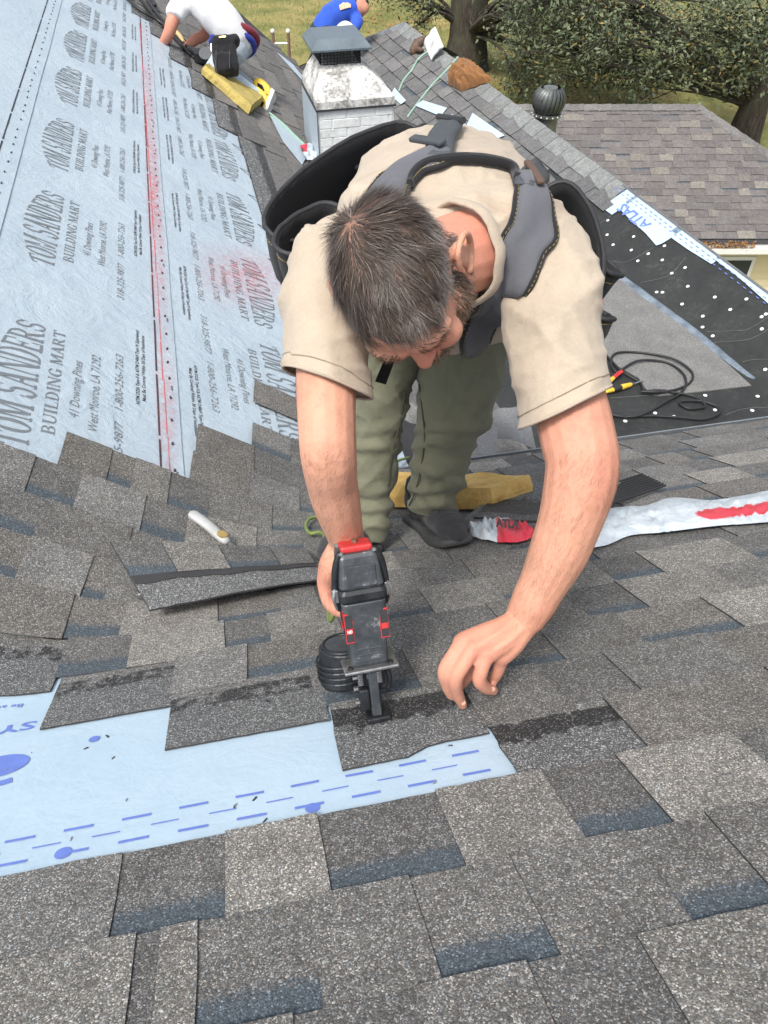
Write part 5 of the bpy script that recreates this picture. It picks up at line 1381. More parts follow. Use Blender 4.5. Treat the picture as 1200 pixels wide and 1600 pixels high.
# tool belt with open pouches on both hips
belt = empty('tool_belt', P(690, 310, 1.6)); belt.parent = man; belt.matrix_parent_inverse = man.matrix_basis.inverted()
def pouch(a_, b_, depth_, width, mat, drop=None, trim=.0055, flare=1.0, lean=None):
    """open pouch: rim runs a -> b; hangs along drop; width across"""
    ax = (b_-a_); L = ax.length; ax.normalize(); dn_ = (drop or Vector((0, 0, -1))); dn_ = (dn_-ax*dn_.dot(ax)).normalized(); sd = ax.cross(dn_)
    V = []; fs = []; n = 28; lev = [(0, 1.0), (.15, .985), (.4, .95), (.7, .86), (.92, .66), (1.0, .3)]
    cen_ = (a_+b_)/2
    for inner in (0, 1):
        for e, k in lev:
            for i in range(n):
                t_ = 2*math.pi*i/n; ss = math.copysign(abs(math.sin(t_))**.8, math.sin(t_))
                V.append(cen_+ax*(math.cos(t_)*(L/2-inner*.006)*k)+sd*(ss*(width/2-inner*.006)*k*flare)+dn_*(e*depth_*(1-.04*inner))+Vector([.004*noise.noise((math.cos(t_)*2, e*3, j+L*9)) for j in range(3)]))
    m = len(lev)
    for z in (0, 1):
        o_ = z*m*n
        for j in range(m-1):
            for i in range(n): fs.append((o_+j*n+i, o_+j*n+(i+1) % n, o_+(j+1)*n+(i+1) % n, o_+(j+1)*n+i))
        fs.append(tuple(o_+(m-1)*n+i for i in range(n)))
    for i in range(n): fs.append((i, (i+1) % n, m*n+(i+1) % n, m*n+i))
    o = MB().add(V, fs).build('pouch', mat, belt, smooth=True, fix=False)
    MB().tube([V[i % n] for i in range(n+1)], trim, 7, caps=False).build('rim', M['black_rubber'], o, smooth=True)
    st = MB()
    for i in range(n):
        p, q2 = V[n+i], V[n+(i+1) % n]
        for z in range(3): st.tube([p.lerp(q2, z/3), p.lerp(q2, z/3+.2)], .0007, 3)
    x = st.build('stitching', M['thread'], o); x['kind'] = 'stuff'
    return o
pouch(P(425, 368, 1.50), P(650, 200, 1.70), .24, .17, M['black_nylon'], drop=cv(-.25, -.55, -.80))
pouch(P(440, 392, 1.42), P(530, 322, 1.50), .15, .10, M['black_nylon'], drop=cv(-.1, -.6, -.75))
pouch(P(560, 262, 1.66), P(662, 196, 1.70), .16, .07, M['black_nylon'], drop=cv(.1, -1, -.3))
pouch(P(868, 285, 1.52), P(915, 465, 1.42), .18, .11, M['black_nylon'], drop=cv(.25, -.45, -.85))
pouch(P(925, 395, 1.50), P(968, 432, 1.48), .15, .075, M['black_nylon'], drop=cv(-.05, -1, -.35))
pouch(P(922, 486, 1.49), P(956, 500, 1.47), .08, .06, M['black_nylon'], drop=cv(-.05, -1, -.35))
MB().tube([P(936, 470, 1.445), P(936, 478, 1.44)], .008, 8).build('red_pencil', simple('red_plastic', (.5, .04, .03), .5), belt)
bl = MB(); bl.tube([P(690, 308, 1.60)+X_*(.186*math.cos(t_))+cv(0, .62, .78)*(.132*math.sin(t_)) for t_ in [i*math.pi/14 for i in range(29)]], .02, 8, caps=False, flat=.4, ref=F_); bl.build('belt', M['black_nylon'], belt, smooth=True)
# points on the woven surface
DECK = bvh_of(roof_near.data, roof_near.location)
def surf_px(px, py, h):
    """point on the woven roof surface under a sight line, lifted by h above the shingles"""
    hh = DECK.ray_cast(Vector((0, 0, 0)), ray(px, py).normalized())
    if hh[0] is None: return onA(px, py)+NA*(h+.012)
    n_ = hh[1] if hh[1].z > 0 else -hh[1]
    return hh[0]+n_*(h+.034)
# ------------------------------------------------------------------ coil nailer standing on the shingle
M['nailer'] = None
t = NT('scuffed_nailer_paint'); c = t.coord('Object'); n = t.noise(c, 35, 8, .75).outputs[0]; n2 = t.noise(c, 9, 4).outputs[0]
M['nailer'] = t.out(t.ramp(n, [(.40, (.045, .052, .058)), (.57, (.075, .083, .09)), (.62, (.20, .21, .22)), (.70, (.46, .47, .47))]), t.ramp(n2, [(.3, .35), (.7, .6)]), t.bump(n, .15, .002), Metallic=.25)
M['nail_dark'] = simple('dark_steel', (.035, .038, .042), .45, .4, 50, .15, metal=.6)
M['steel'] = simple('worn_steel', (.33, .33, .33), .4, .3, 50, .15, metal=.8)
M['brass_'] = simple('brass_fitting', (.50, .36, .13), .35, .2, 60, .05, metal=.7)
M['red'] = simple('red_plastic_cover', (.52, .035, .035), .45, .2, 40, .1)
M['rust'] = simple('rusty_bolt', (.16, .08, .05), .8, .3, 60, .2)
tip = onA(585, 1117); nz_ = (NA+X_*.02).normalized(); ny_ = (AW-nz_*AW.dot(nz_)).normalized(); nx_ = ny_.cross(nz_); nx_ = nx_ if nx_.dot(X_) > 0 else -nx_
gun = empty('nail_gun', tip, 'scuffed dark grey coil nailer standing on the shingle in the roofer\'s right hand', 'nail gun')
def G(x, y, z): return tip+nx_*(x*(.86 if z > .1 or x > -.03 else 1.))+ny_*y+nz_*z        # across, away from the viewer, up
def rr_box(z0, z1, s0, s1, cy, name, mat, par, ch=.25, n=3):
    """tapered housing with rounded corners; s = (half width, half depth)"""
    mb = MB(); V = []; fs = []
    lev = [(z0, .90, 0), (z0+.006, 1, 0), (z1-.006, 1, 1), (z1, .92, 1)]; ring = []
    for z, k, e in lev:
        w_, d_ = [(a*(1-((z-z0)/(z1-z0)))+b*((z-z0)/(z1-z0)))*k for a, b in zip(s0, s1)]; cx = min(w_, d_)*ch
        for sx, sy, a0 in ((1, 1, 0), (-1, 1, 90), (-1, -1, 180), (1, -1, 270)):
            for i in range(n+1):
                a = R_(a0+90*i/n); V.append(G(sx*(w_-cx)+cx*math.cos(a), cy+sy*(d_-cx)+cx*math.sin(a), z))
    m = 4*(n+1)
    for j in range(len(lev)-1):
        for i in range(m): fs.append((j*m+i, j*m+(i+1) % m, (j+1)*m+(i+1) % m, (j+1)*m+i))
    fs += [tuple(range(m))[::-1], tuple((len(lev)-1)*m+i for i in range(m))]
    return mb.add(V, fs).build(name, mat, par)
hous = rr_box(.105, .222, (.034, .030), (.041, .036), .0, 'cylinder_housing', M['nailer'], gun)
rr_box(.218, .240, (.044, .039), (.044, .039), .0, 'collar', M['nail_dark'], gun)
capo = rr_box(.238, .296, (.042, .037), (.035, .030), .002, 'cap', M['nailer'], gun)
for s in (-1, 1): MB().limb([G(s*.043, -.012, .205), G(s*.047, -.014, .235), G(s*.042, -.02, .275), G(s*.034, -.022, .297)], [.005, .006, .006, .005], 8).build('guard_rail', M['nail_dark'], gun, smooth=True)
MB().box(G(.0, .0, .300), .050, .036, .012, (nx_, ny_, nz_), bev=.004).build('exhaust_cover', M['red'], gun)
MB().tube([G(0, 0, .304), G(0, 0, .311)], .005, 6).build('bolt', M['rust'], gun)
for sx in (-1, 1):
    for sy in (-1, 1):
        MB().tube([G(sx*.030, sy*.024, .296), G(sx*.030, sy*.024, .3005)], .0042, 6).build('cap_screw', M['steel'], gun)
for z in (.118, .128, .138): MB().box(G(0, -.0305-.0005*(z-.118)*60, z), .040, .003, .0035, (nx_, ny_, nz_), bev=.001).build('cooling_rib', M['nailer'], gun)
MB().box(G(0, -.034, .262), .046, .003, .034, (nx_, ny_, nz_), bev=.001).build('cap_panel', M['nailer'], gun)
MB().tube([G(0, .183, .16), G(0, .205, .158)], [.010, .009], 12).build('air_fitting', M['brass_'], gun)
for s in (-1, 1):
    MB().box(G(s*.048, -.012, .229), .010, .02, .022, (nx_, ny_, nz_), bev=.002).build('clip', M['steel'], gun)
    MB().limb([G(s*.049, -.02, .24), G(s*.053, -.024, .228), G(s*.049, -.022, .21)], [.0022]*3, 6).build('clip_wire', M['steel'], gun)
def dx_at(z): return .034+(.041-.034)*(z-.105)/.117
for s in (-1, 1):                                                   # red and black rating plates on the flanks
    for (h0, h1, mt, off, k) in ((.150, .205, 'red', .0012, 1), (.154, .201, 'nail_dark', .0020, .84)):
        ym = -.006; hw = .017*k; V = []
        for z in (h0, h1):
            x = s*(dx_at(z)+off); V += [G(x, ym-hw, z), G(x, ym+hw, z)]
        V += [v-nx_*s*.002 for v in V]
        MB().add(V, [(0, 1, 3, 2), (4, 6, 7, 5), (0, 4, 5, 1), (1, 5, 7, 3), (3, 7, 6, 2), (2, 6, 4, 0)]).build('rating_plate', M[mt], gun)
    zm = .176; x = s*(dx_at(zm)+.0030)
    MB().box(G(x, -.006, .172), .001, .022, .010, (nx_, ny_, nz_)).build('plate_stripe', M['red'], gun)
    # front flank corners carry the plates round to the viewer's side
    pl = MB().box(G(s*(dx_at(.178)-.006), -.0335, .178), .014, .002, .050, (nx_, ny_, nz_), bev=.0005).build('rating_plate', M['red'], gun)
    MB().box(G(s*(dx_at(.178)-.006), -.0350, .178), .0118, .001, .045, (nx_, ny_, nz_)).build('plate_face', M['ink_black'], pl)
    MB().box(G(s*(dx_at(.178)-.006), -.0358, .174), .0105, .0006, .009, (nx_, ny_, nz_)).build('plate_stripe', M['red'], pl)
    if s < 0: print_on('lettering', plain('ND', 0, .03), lambda a, b: G(s*(dx_at(.178)-.006)-.0045+.009*a, -.0364, .171+.0055*b), M['cap_white'], pl)
# nose: flange, drive guide, springs, safety foot
MB().box(G(0, -.002, .102), .088, .072, .006, (nx_, ny_, nz_), bev=.002).build('flange', M['steel'], gun)
for s in (-1, 1):
    for y in (-.028, .026): MB().tube([G(s*.037, y, .097), G(s*.037, y, .109)], .0045, 6).build('bolt', M['nail_dark'], gun)
MB().box(G(-.004, .006, .06), .034, .040, .085, (nx_, ny_, nz_), bev=.004).build('nose', M['nail_dark'], gun)
MB().box(G(.022, .004, .075), .022, .030, .05, (nx_, ny_, nz_), bev=.004).build('latch', M['nail_dark'], gun)
MB().limb([G(.030, -.01, .09), G(.036, -.014, .07), G(.030, -.01, .05)], [.004]*3, 8).build('latch_lever', M['nail_dark'], gun, smooth=True)
for x in (-.022, .014):
    MB().tube([G(x+.0045*math.cos(k*.9), -.024+.0045*math.sin(k*.9), .072+.022*k/44) for k in range(45)], .0013, 5).build('spring', M['steel'], gun)
ft = MB(); ft.box(G(.002, -.022, .055), .016, .010, .085, (nx_, ny_, nz_), bev=.003); ft.box(G(.003, -.020, .090), .022, .010, .02, (nx_, ny_, nz_), bev=.002); ft.build('safety_arm', M['nailer'], gun)
MB().box(G(.004, -.016, .007), .040, .030, .010, (nx_, ny_, nz_), bev=.003).build('foot', M['nail_dark'], gun)
MB().box(G(-.018, -.018, .045), .016, .018, .038, (nx_, ny_, nz_), bev=.003).build('depth_stop', M['nail_dark'], gun)
for z in (.035, .06, .08): MB().tube([G(-.030, -.01, z), G(-.024, -.01, z)], .004, 6).build('bolt', M['steel'], gun)
# round coil magazine
cx_, cy_ = -.040, .050
dr_ = MB(); dr_.tube([G(cx_, cy_, .045), G(cx_, cy_, .049), G(cx_, cy_, .108), G(cx_, cy_, .114)], [.037, .040, .040, .036], 28); mag = dr_.build('magazine', M['nail_dark'], gun)
for z in (.060, .070, .080, .090): MB().tube([G(cx_+.0405*math.cos(a*math.pi/14), cy_+.0405*math.sin(a*math.pi/14), z) for a in range(29)], .0018, 5, caps=False).build('rib', M['nail_dark'], mag)
MB().tube([G(cx_+.037*math.cos(a*math.pi/14), cy_+.037*math.sin(a*math.pi/14), .114) for a in range(29)], .0035, 6, caps=False).build('lid_rim', M['nail_dark'], mag, smooth=True)
MB().tube([G(cx_, cy_, .113), G(cx_, cy_, .1155)], .031, 24).build('lid', M['nailer'], mag)
# grip and air hose
MB().limb([G(.0, .03, .175), G(.0, .09, .172), G(.0, .15, .165), G(.0, .185, .16)], [(.019, .023), (.016, .020), (.017, .020), (.020, .022)], 14, ref=nx_).build('grip', M['black_rubber'], gun, smooth=True)
MB().limb([G(0, .05, .14), G(0, .06, .135), G(0, .075, .15)], [.006]*3, 8).build('trigger', M['nail_dark'], gun, smooth=True)
M['hose'] = simple('green_air_hose', (.17, .23, .06), .5, .2, 60, .1); M['hose_mint'] = simple('mint_air_hose', (.26, .40, .32), .5, .2, 60, .1)
hp = [G(0, .19, .16), G(-.01, .25, .14), G(-.03, .29, .06)]
q_, _ = spline(hp+[surf_px(512, 868, .02), surf_px(486, 854, .008), surf_px(477, 842, .008), surf_px(486, 830, .008), surf_px(508, 825, .008), surf_px(560, 815, .008), surf_px(606, 745, .008), surf_px(640, 722, .008)], 1., 7)
tag(MB().tube(q_, .0055, 8).build('air_hose', M['hose'], smooth=True), 'green air hose looping behind the nailer on the near roof', 'hose')

# ------------------------------------------------------------------ things on the near roof
M['handle'] = simple('pale_grey_plastic', (.42, .43, .42), .4, .15, 30, .05); M['brass'] = simple('brass_button', (.60, .42, .14), .35, .15, 60, .05, metal=.6)
kn0, kn1 = surf_px(293, 826, .004), surf_px(350, 872, .004)
kax = (kn1-kn0).normalized(); kup = (NA*.35+NC*.65).normalized(); kup = (kup-kax*kup.dot(kax)).normalized(); ksd = kup.cross(kax); kL = (kn1-kn0).length; kb = kn0+kup*.018
knife = empty('utility_knife', kn0, 'pale grey utility knife with a brass button lying on the woven valley', 'knife')
MB().limb([kb, kb+kax*kL*.45+ksd*.004, kb+kax*kL*.8, kb+kax*kL], [(.019, .011), (.018, .012), (.016, .012), (.014, .010)], 14, ref=ksd).build('handle', M['handle'], knife, smooth=True)
bp = kb+kax*kL*.86+kup*.009; MB().tube([bp, bp+kup*.004, bp+kup*.005], [.015, .015, .011], 18).build('button', M['brass'], knife, smooth=False)
MB().prism([kb+kax*kL*.98-ksd*.008, kb+kax*kL*1.16-ksd*.004, kb+kax*kL*1.16+ksd*.006, kb+kax*kL*.98+ksd*.008], kup*.0012).build('blade', M['steel'], knife)
for s in range(3): MB().box(kb+kax*(.006+.005*s)+kup*.0085, .003, .014-.004*(s == 1), .002, (kax, ksd, kup)).build('mark', M['ink_black'], knife)
# loose shingle with one end lifted, lying across the valley
cs = [(172, 849), (236, 957), (505, 903), (470, 862)]
c3 = [surf_px(158, 892, .065), surf_px(240, 991, .024), surf_px(510, 930, .008), surf_px(480, 884, .008)]
def bil(s, tt): 
    p = c3[0].lerp(c3[3], s).lerp(c3[1].lerp(c3[2], s), tt)
    sag = .004*math.sin(math.pi*s)
    return p+NA*(sag+.003*noise.noise((s*5, tt*4, 0)))
def lf(x, w, h): return bil(x, w)+(NA+NC).normalized()*h
ls = empty('loose_shingle', c3[1], 'loose shingle with its left end curled up beside the utility knife', 'shingle')
x = 0
for i, (x1, tooth) in enumerate(((.24, 0), (.52, 1), (.80, 0), (1.0, 1))):
    piece(ls, lambda x_, w_, h_: lf(x_, .56-w_, h_), x, x1, 0, .56, .005+.004*tooth, .005+.004*tooth, (DARK, TAN, DARK, MID)[i], nx=6, ny=3, thick=.006, name='tab', rag=.004, band=0 if tooth else .3)
    x = x1
o = piece(ls, lf, 0, 1, .50, 1.0, .004, .004, GREY, nx=20, thick=.005, name='headlap', rag=.006, headlap=1, tar=False)
for j_, v_ in enumerate(o.data.attributes['headlap'].data): v_.value = 1.0
tb = MB(); n = 22
for i in range(n+1):
    s = i/n; w_ = .028*(1+.3*noise.noise((s*7, 0, 0))); tb.v += [lf(s, .54, .0075), lf(s, .54+w_*4.2, .0075)]
for i in range(n): tb.f.append((2*i, 2*i+1, 2*i+3, 2*i+2))
o = tb.build('tar_line', M['deck'], ls)
sh_c = lf(-.005, .80, 0)
MB().ball(sh_c, (.008, .004, .012)).build('foil_tab', M['steel'], ls)

M['foam'] = None
t = NT('yellow_foam'); c = t.coord('Object'); n = t.noise(c, 16, 6, .65).outputs[0]; n2 = t.noise(c, 150, 4, .7).outputs[0]; n3 = t.noise(c, 45, 6, .8).outputs[0]
col = t.ramp(n, [(.3, (.40, .22, .055)), (.5, (.56, .36, .11)), (.7, (.64, .46, .18))]); col = t.mix(t.ramp(n3, [(.60, 0), (.72, .7)]), col, (.22, .13, .05))
M['foam'] = t.out(col, .95, t.bump(t.math('ADD', n2, n), .7, .004))
def foam(corners, nrm, thick, label, mat=None, name='foam_pad'):
    """torn foam cushion; corners in order on the surface, thickness along nrm"""
    mb = MB(); c_ = [Vector(p) for p in corners]; nu, nv = 24, 10; ax = (c_[1]-c_[0]).normalized(); sd = (c_[3]-c_[0]).normalized()
    def fp(s, tt): return c_[0].lerp(c_[1], s).lerp(c_[3].lerp(c_[2], s), tt)
    for lv in (0, .5, 1):
        for j in range(nv+1):
            for i in range(nu+1):
                s, tt = i/nu, j/nv; ed = 1 if i in (0, nu) or j in (0, nv) else 0; p = fp(s, tt); out = (p-fp(.5, .5)).normalized()
                k = noise.noise((s*9, tt*7, lv*2)); top_ = .012*noise.noise((s*5, tt*4, 7)) if lv == 1 else 0
                rag_ = ed*(.012*noise.noise((s*30, tt*30, lv*5))+(.006 if lv == .5 else -.004*lv))
                mb.v.append(p+nrm*(thick*lv+top_+.002)+out*rag_)
    a = (nu+1); pl = a*(nv+1)
    for j in range(nv):
        for i in range(nu): mb.f.append((2*pl+j*a+i, 2*pl+j*a+i+1, 2*pl+(j+1)*a+i+1, 2*pl+(j+1)*a+i))
    bd = [i for i in range(a)]+[j*a+nu for j in range(1, nv+1)]+[nv*a+i for i in range(nu-1, -1, -1)]+[j*a for j in range(nv-1, 0, -1)]
    for lv in (0, 1):
        for k in range(len(bd)): p, q2 = bd[k], bd[(k+1) % len(bd)]; mb.f.append((lv*pl+p, lv*pl+q2, (lv+1)*pl+q2, (lv+1)*pl+p))
    return tag(mb.build(name, mat or M['foam'], smooth=False), label, 'foam pad')
foam([onA(600, 798)+NA*.012, onA(770, 804)+NA*.012, onA(832, 782)+NA*.012, onA(610, 775)+NA*.012], NA, .07, 'torn yellow foam pad on the near roof behind the olive trousers')
# opened bundle of shingles with ribbed edges, plastic wrapper
def on_r(px, py, h=0): return onA(px, py)+NA*(h+.012)
bun = empty('shingle_bundle', onA(880, 820), 'opened stack of dark shingles on the roof behind the crouching arm', 'shingle bundle')
for i, q4 in enumerate(([(735, 838), (900, 842), (965, 775), (800, 778)], [(712, 836), (880, 838), (950, 772), (790, 772)], [(742, 826), (900, 830), (972, 770), (800, 764)])):
    pp = [on_r(a, b, .006+.007*i) for a, b in q4]
    def bf(x, w, h, pp=pp): return pp[3].lerp(pp[2], x).lerp(pp[0].lerp(pp[1], x), w)+NA*(h+.004*math.sin(x*5+i))
    piece(bun, bf, 0, 1, 0, 1, 0, 0, (DARK, MID, DARK)[i], nx=10, ny=4, thick=.006, rag=.006, headlap=1 if i == 2 else None)
for i in range(9):
    e = i/8; a_, b_ = (912+34*e, 790+20*e), (1004+36*e, 752+18*e)
    MB().limb([on_r(*a_, .014+.002*i), on_r((a_[0]+b_[0])/2, (a_[1]+b_[1])/2, .018), on_r(*b_, .012)], [.0045, .0045, .0035], 6).build('sealant_strip', M['black_rubber'], bun, smooth=True)
M['film'] = None
t = NT('white_plastic_film'); c = t.coord('Object'); n = t.noise(c, 30, 5, .6, 1.).outputs[0]
at = t.n('Attribute', attribute_name='red'); rm = t.math('MULTIPLY', t.math('SUBTRACT', t.math('ADD', at.outputs['Fac'], t.math('MULTIPLY', t.math('SUBTRACT', t.noise(c, 18, 3).outputs[0], .5), .5)), .45), 9., True)
M['film'] = t.out(t.mix(rm, t.ramp(n, [(.3, (.45, .52, .58)), (.6, (.64, .69, .73))]), (.60, .045, .07)), .28, t.bump(n, .5, .006), Specular_IOR_Level=.5)
M['film_red'] = simple('red_printed_film', (.60, .045, .07), .35, .15, 20, .4, .004)
def film(name, outline_top, outline_bot, label, hgt, seed, stripe=None, cat='wrapper'):
    n = 60; V = []; m = 12; fs = []; tops, _ = spline([Vector((a, b, 0)) for a, b in outline_top], 1., n//(len(outline_top)-1)); bots, _ = spline([Vector((a, b, 0)) for a, b in outline_bot], 1., n//(len(outline_bot)-1)); n = min(len(tops), len(bots)); fm = []
    for i in range(n):
        for j in range(m+1):
            e = j/m; u, v = tops[i].x*(1-e)+bots[i].x*e, tops[i].y*(1-e)+bots[i].y*e
            h_ = hgt*(math.sin(math.pi*min(1, e*.95+.03))**.7)*(.55+.45*abs(noise.noise((i*.13+seed, e*1.7, 0)))*2)+.010*(1-abs(noise.noise((i*.31+e*2, e*4+seed, 3)))*2.5)*(.3+e*(1-e)*3)
            V.append(on_r(u, v, max(.004, h_)))
    for i in range(n-1):
        for j in range(m):
            fs.append((i*(m+1)+j, i*(m+1)+j+1, (i+1)*(m+1)+j+1, (i+1)*(m+1)+j)); fm.append(0)
    o = mesh_obj(name, V, fs, None, None, smooth=True, mats=[M['film'], M['film_red']], fmat=fm)
    if stripe: fattr(o.data, 'red', [stripe((k//(m+1))/(n-1), (k % (m+1))/m) for k in range(n*(m+1))])
    return tag(o, label, cat), lambda s, e: V[min(n-1, int(s*(n-1)))*(m+1)+min(m, int(e*m))]
film('plastic_wrapper', [(905, 822), (945, 806), (975, 800), (1010, 798), (1050, 786), (1110, 790), (1165, 782), (1215, 772)], [(900, 868), (945, 862), (985, 846), (1030, 842), (1062, 838), (1110, 832), (1165, 828), (1215, 824)], 'long torn white plastic wrapper with a red stripe on the shingles', .017, 2.,
     lambda s, e: max(0, 1-abs(e-.66+.3*(s-.8))/(.30 if s > .6 else .01))*min(1, max(0, (s-.58)*8)))
w2o, w2f = film('plastic_wrapper', [(733, 838), (752, 828), (765, 820), (790, 822), (806, 832), (830, 842)], [(735, 845), (755, 852), (775, 856), (800, 858), (822, 854), (836, 848)], 'small crumpled white and red wrapper end beside the black shoe', .030, 9.,
     lambda s, e: min(1, max(0, (s-.34)*5))*min(1, max(0, (e-.18+.2*(s-.4))*4)))
wx0, wx1 = on_r(776, 851, .040), on_r(812, 851, .034); wu = (U_*.9+NA*.5).normalized()*.021
print_on('printed_lettering', plain('ATLA', 0, .05), lambda a, b: wx0.lerp(wx1, a)+wu*b-F_*.012, M['ink_black'], w2o)
# offcuts by the eave
for i, (q4, mt, lab) in enumerate((([(735, 716), (775, 716), (778, 668), (748, 650)], 'scrap_back', 'pale grey shingle offcut standing against the eave'), ([(775, 688), (838, 706), (824, 640), (768, 642)], 'scrap_back', 'bent grey shingle offcut with a dark nailing strip near the eave'), ([(618, 712), (650, 700), (652, 636), (632, 630)], 'scrap_back', 'narrow grey shingle offcut seen between the two trouser legs'))):
    pp = [onA(*q4[0])+NA*.01, onA(*q4[1])+NA*.01]; d_ = (pp[0].dot(F_)+pp[1].dot(F_))/2; pp += [P(*q4[2], d_+.10), P(*q4[3], d_+.10)]
    V = []; fs = []; nu, nv = 8, 8
    for j in range(nv+1):
        for k in range(nu+1):
            s, e = k/nu, j/nv; V.append(pp[0].lerp(pp[1], s).lerp(pp[3].lerp(pp[2], s), e)+NA*(.012*math.sin(math.pi*s)+.01*noise.noise((s*3, e*3, i))))
    n0 = len(V); V += [v+Vector((0, .004, -.001)) for v in V]
    for j in range(nv):
        for k in range(nu): a = nu+1; fs += [(j*a+k, j*a+k+1, (j+1)*a+k+1, (j+1)*a+k), (n0+j*a+k, n0+(j+1)*a+k, n0+(j+1)*a+k+1, n0+j*a+k+1)]
    for j in range(nv): a = nu+1; fs += [(j*a, (j+1)*a, n0+(j+1)*a, n0+j*a), (j*a+nu, n0+j*a+nu, n0+(j+1)*a+nu, (j+1)*a+nu)]
    for k in range(nu): a = nu+1; z = nv*a; fs += [(k, n0+k, n0+k+1, k+1), (z+k, z+k+1, n0+z+k+1, n0+z+k)]
    o = MB().add(V, fs).build('shingle_offcut', M['granule_sheet'] if i == 2 else M[mt]); tag(o, lab, 'offcut', 'shingle offcuts by the near eave')
    if i == 1:
        sx = [V[j*(nu+1)+5]+NA*.006-Vector((0, .004, 0)) for j in range(nv+1)]; sy = [V[j*(nu+1)+6]+NA*.006-Vector((0, .004, 0)) for j in range(nv+1)]
        MB().add(sx+sy, [(j, j+1, nv+2+j, nv+1+j) for j in range(nv)]).build('nailing_strip', M['ink'], o)
# coiled black cord, screwdriver and pry tool in the trough
M['cord'] = simple('black_cord', (.02, .02, .021), .5, .2, 60, .1)
def fl2(u, v, h=.022): return flr(u, v, h)
cp = [(918, 530), (945, 555), (962, 572), (985, 560), (957, 580), (955, 562), (975, 550), (1020, 553), (1060, 575), (1082, 595), (1075, 605), (1045, 612), (1015, 610), (1000, 612), (1040, 617), (1060, 622), (1062, 612), (1040, 590), (1000, 566), (975, 575), (965, 592), (990, 608), (1040, 628), (1080, 625), (1095, 638), (1115, 632), (1126, 642), (1110, 653), (1060, 656), (1000, 652), (955, 640), (930, 635)]
q_, _ = spline([fl2(a, b, .02+.006*(i % 3)) for i, (a, b) in enumerate([(925, 530), (952, 560), (972, 580), (1000, 598), (1010, 612), (1050, 610), (1078, 598), (1080, 580), (1050, 560), (1000, 551), (962, 552), (955, 570), (968, 585), (975, 575), (1000, 563), (1040, 566), (1066, 582), (1072, 600), (1062, 615), (1045, 625), (1000, 649), (960, 648), (930, 636)])], 1., 8)
tag(MB().tube(q_, .0065, 8).build('power_cord', M['cord'], smooth=True), 'black cord coiled in loops on the grey sheet', 'cord')
q_, _ = spline([fl2(a, b, .022+.004*(i % 2)) for i, (a, b) in enumerate([(930, 634), (965, 650), (1020, 650), (1060, 652), (1100, 655), (1125, 645), (1118, 634), (1090, 626), (1062, 628), (1075, 638), (1100, 636), (1098, 628), (1080, 618), (1045, 612)])], 1., 8)
tag(MB().tube(q_, .0065, 8).build('power_cord', M['cord'], smooth=True), 'black cord tail looping across the black membrane below the grey sheet', 'cord')
pg = fl2(1024, 612, .03); MB().limb([fl2(1003, 612, .03), pg, fl2(1040, 611, .028)], [.007, .014, .009], 10).build('plug', M['cord'], bpy.data.objects['power_cord'], smooth=True)
M['yellow'] = simple('yellow_plastic', (.72, .45, .04), .4, .15, 30, .05)
sd0, sd1 = fl2(948, 612, .03), fl2(985, 601, .03); sa = (sd1-sd0)
scd = empty('screwdriver', sd0, 'yellow and black screwdriver lying beside the coiled cord', 'screwdriver')
MB().limb([sd0, sd0+sa*.28], [.009, .013], 12).build('handle_end', M['yellow'], scd, smooth=True); MB().limb([sd0+sa*.3, sd0+sa*.62], [.015, .014], 12).build('handle_grip', M['black_rubber'], scd, smooth=True)
MB().limb([sd0+sa*.64, sd0+sa*1.0], [.016, .012], 12).build('handle_front', M['yellow'], scd, smooth=True); MB().tube([sd0+sa, sd0+sa*1.55], .0045, 8).build('shaft', M['steel'], scd)
s2 = [fl2(944, 604, .03), fl2(958, 590, .04), fl2(971, 580, .05)]
ch = empty('chisel', s2[0], 'red and yellow striped cutting tool handle sticking out by the sleeve', 'hand tool')
for k, (a_, b_, mt) in enumerate(((s2[0], s2[0].lerp(s2[1], .5), 'red'), (s2[0].lerp(s2[1], .5), s2[1], 'yellow'), (s2[1], s2[2], 'red'))):
    MB().box((a_+b_)/2, (b_-a_).length, .026, .016, ((b_-a_).normalized(), (b_-a_).normalized().cross(U_).normalized(), ((b_-a_).normalized().cross(U_)).cross((b_-a_)).normalized()), bev=.003).build('handle', M[mt], ch)
# brown jacket, paper sack, hoses on the right slope
def onDw(px, py, h=.02): u_, w_ = Dpx(px, py); return Dp(u_, w_, h)
q_, _ = spline([onDw(672, 82), onDw(655, 95), onDw(645, 112), onDw(632, 128), onDw(625, 145)], 1., 6); tag(MB().tube(q_, .011, 8).build('air_hose', M['hose_mint'], smooth=True), 'pale green air hose by the paper sack, left of the two', 'hose', 'air hoses on the right slope')
q_, _ = spline([onDw(717, 92), onDw(700, 112), onDw(680, 132), onDw(665, 150), onDw(648, 172), onDw(638, 186)], 1., 6); tag(MB().tube(q_, .011, 8).build('air_hose', M['hose_mint'], smooth=True), 'pale green air hose ending near the brown jacket, right of the two', 'hose', 'air hoses on the right slope')
M['canvas'] = fabric('brown_duck_canvas', (.24, .115, .045), 300, .9, .25); M['paper'] = simple('white_paper', (.74, .74, .73), .8, .06, 12, .2)
jq = [(700, 134), (728, 100), (772, 128), (722, 146)]; jp = [onDw(*p, .02) for p in jq]; nj = 34; V = []; fs = []
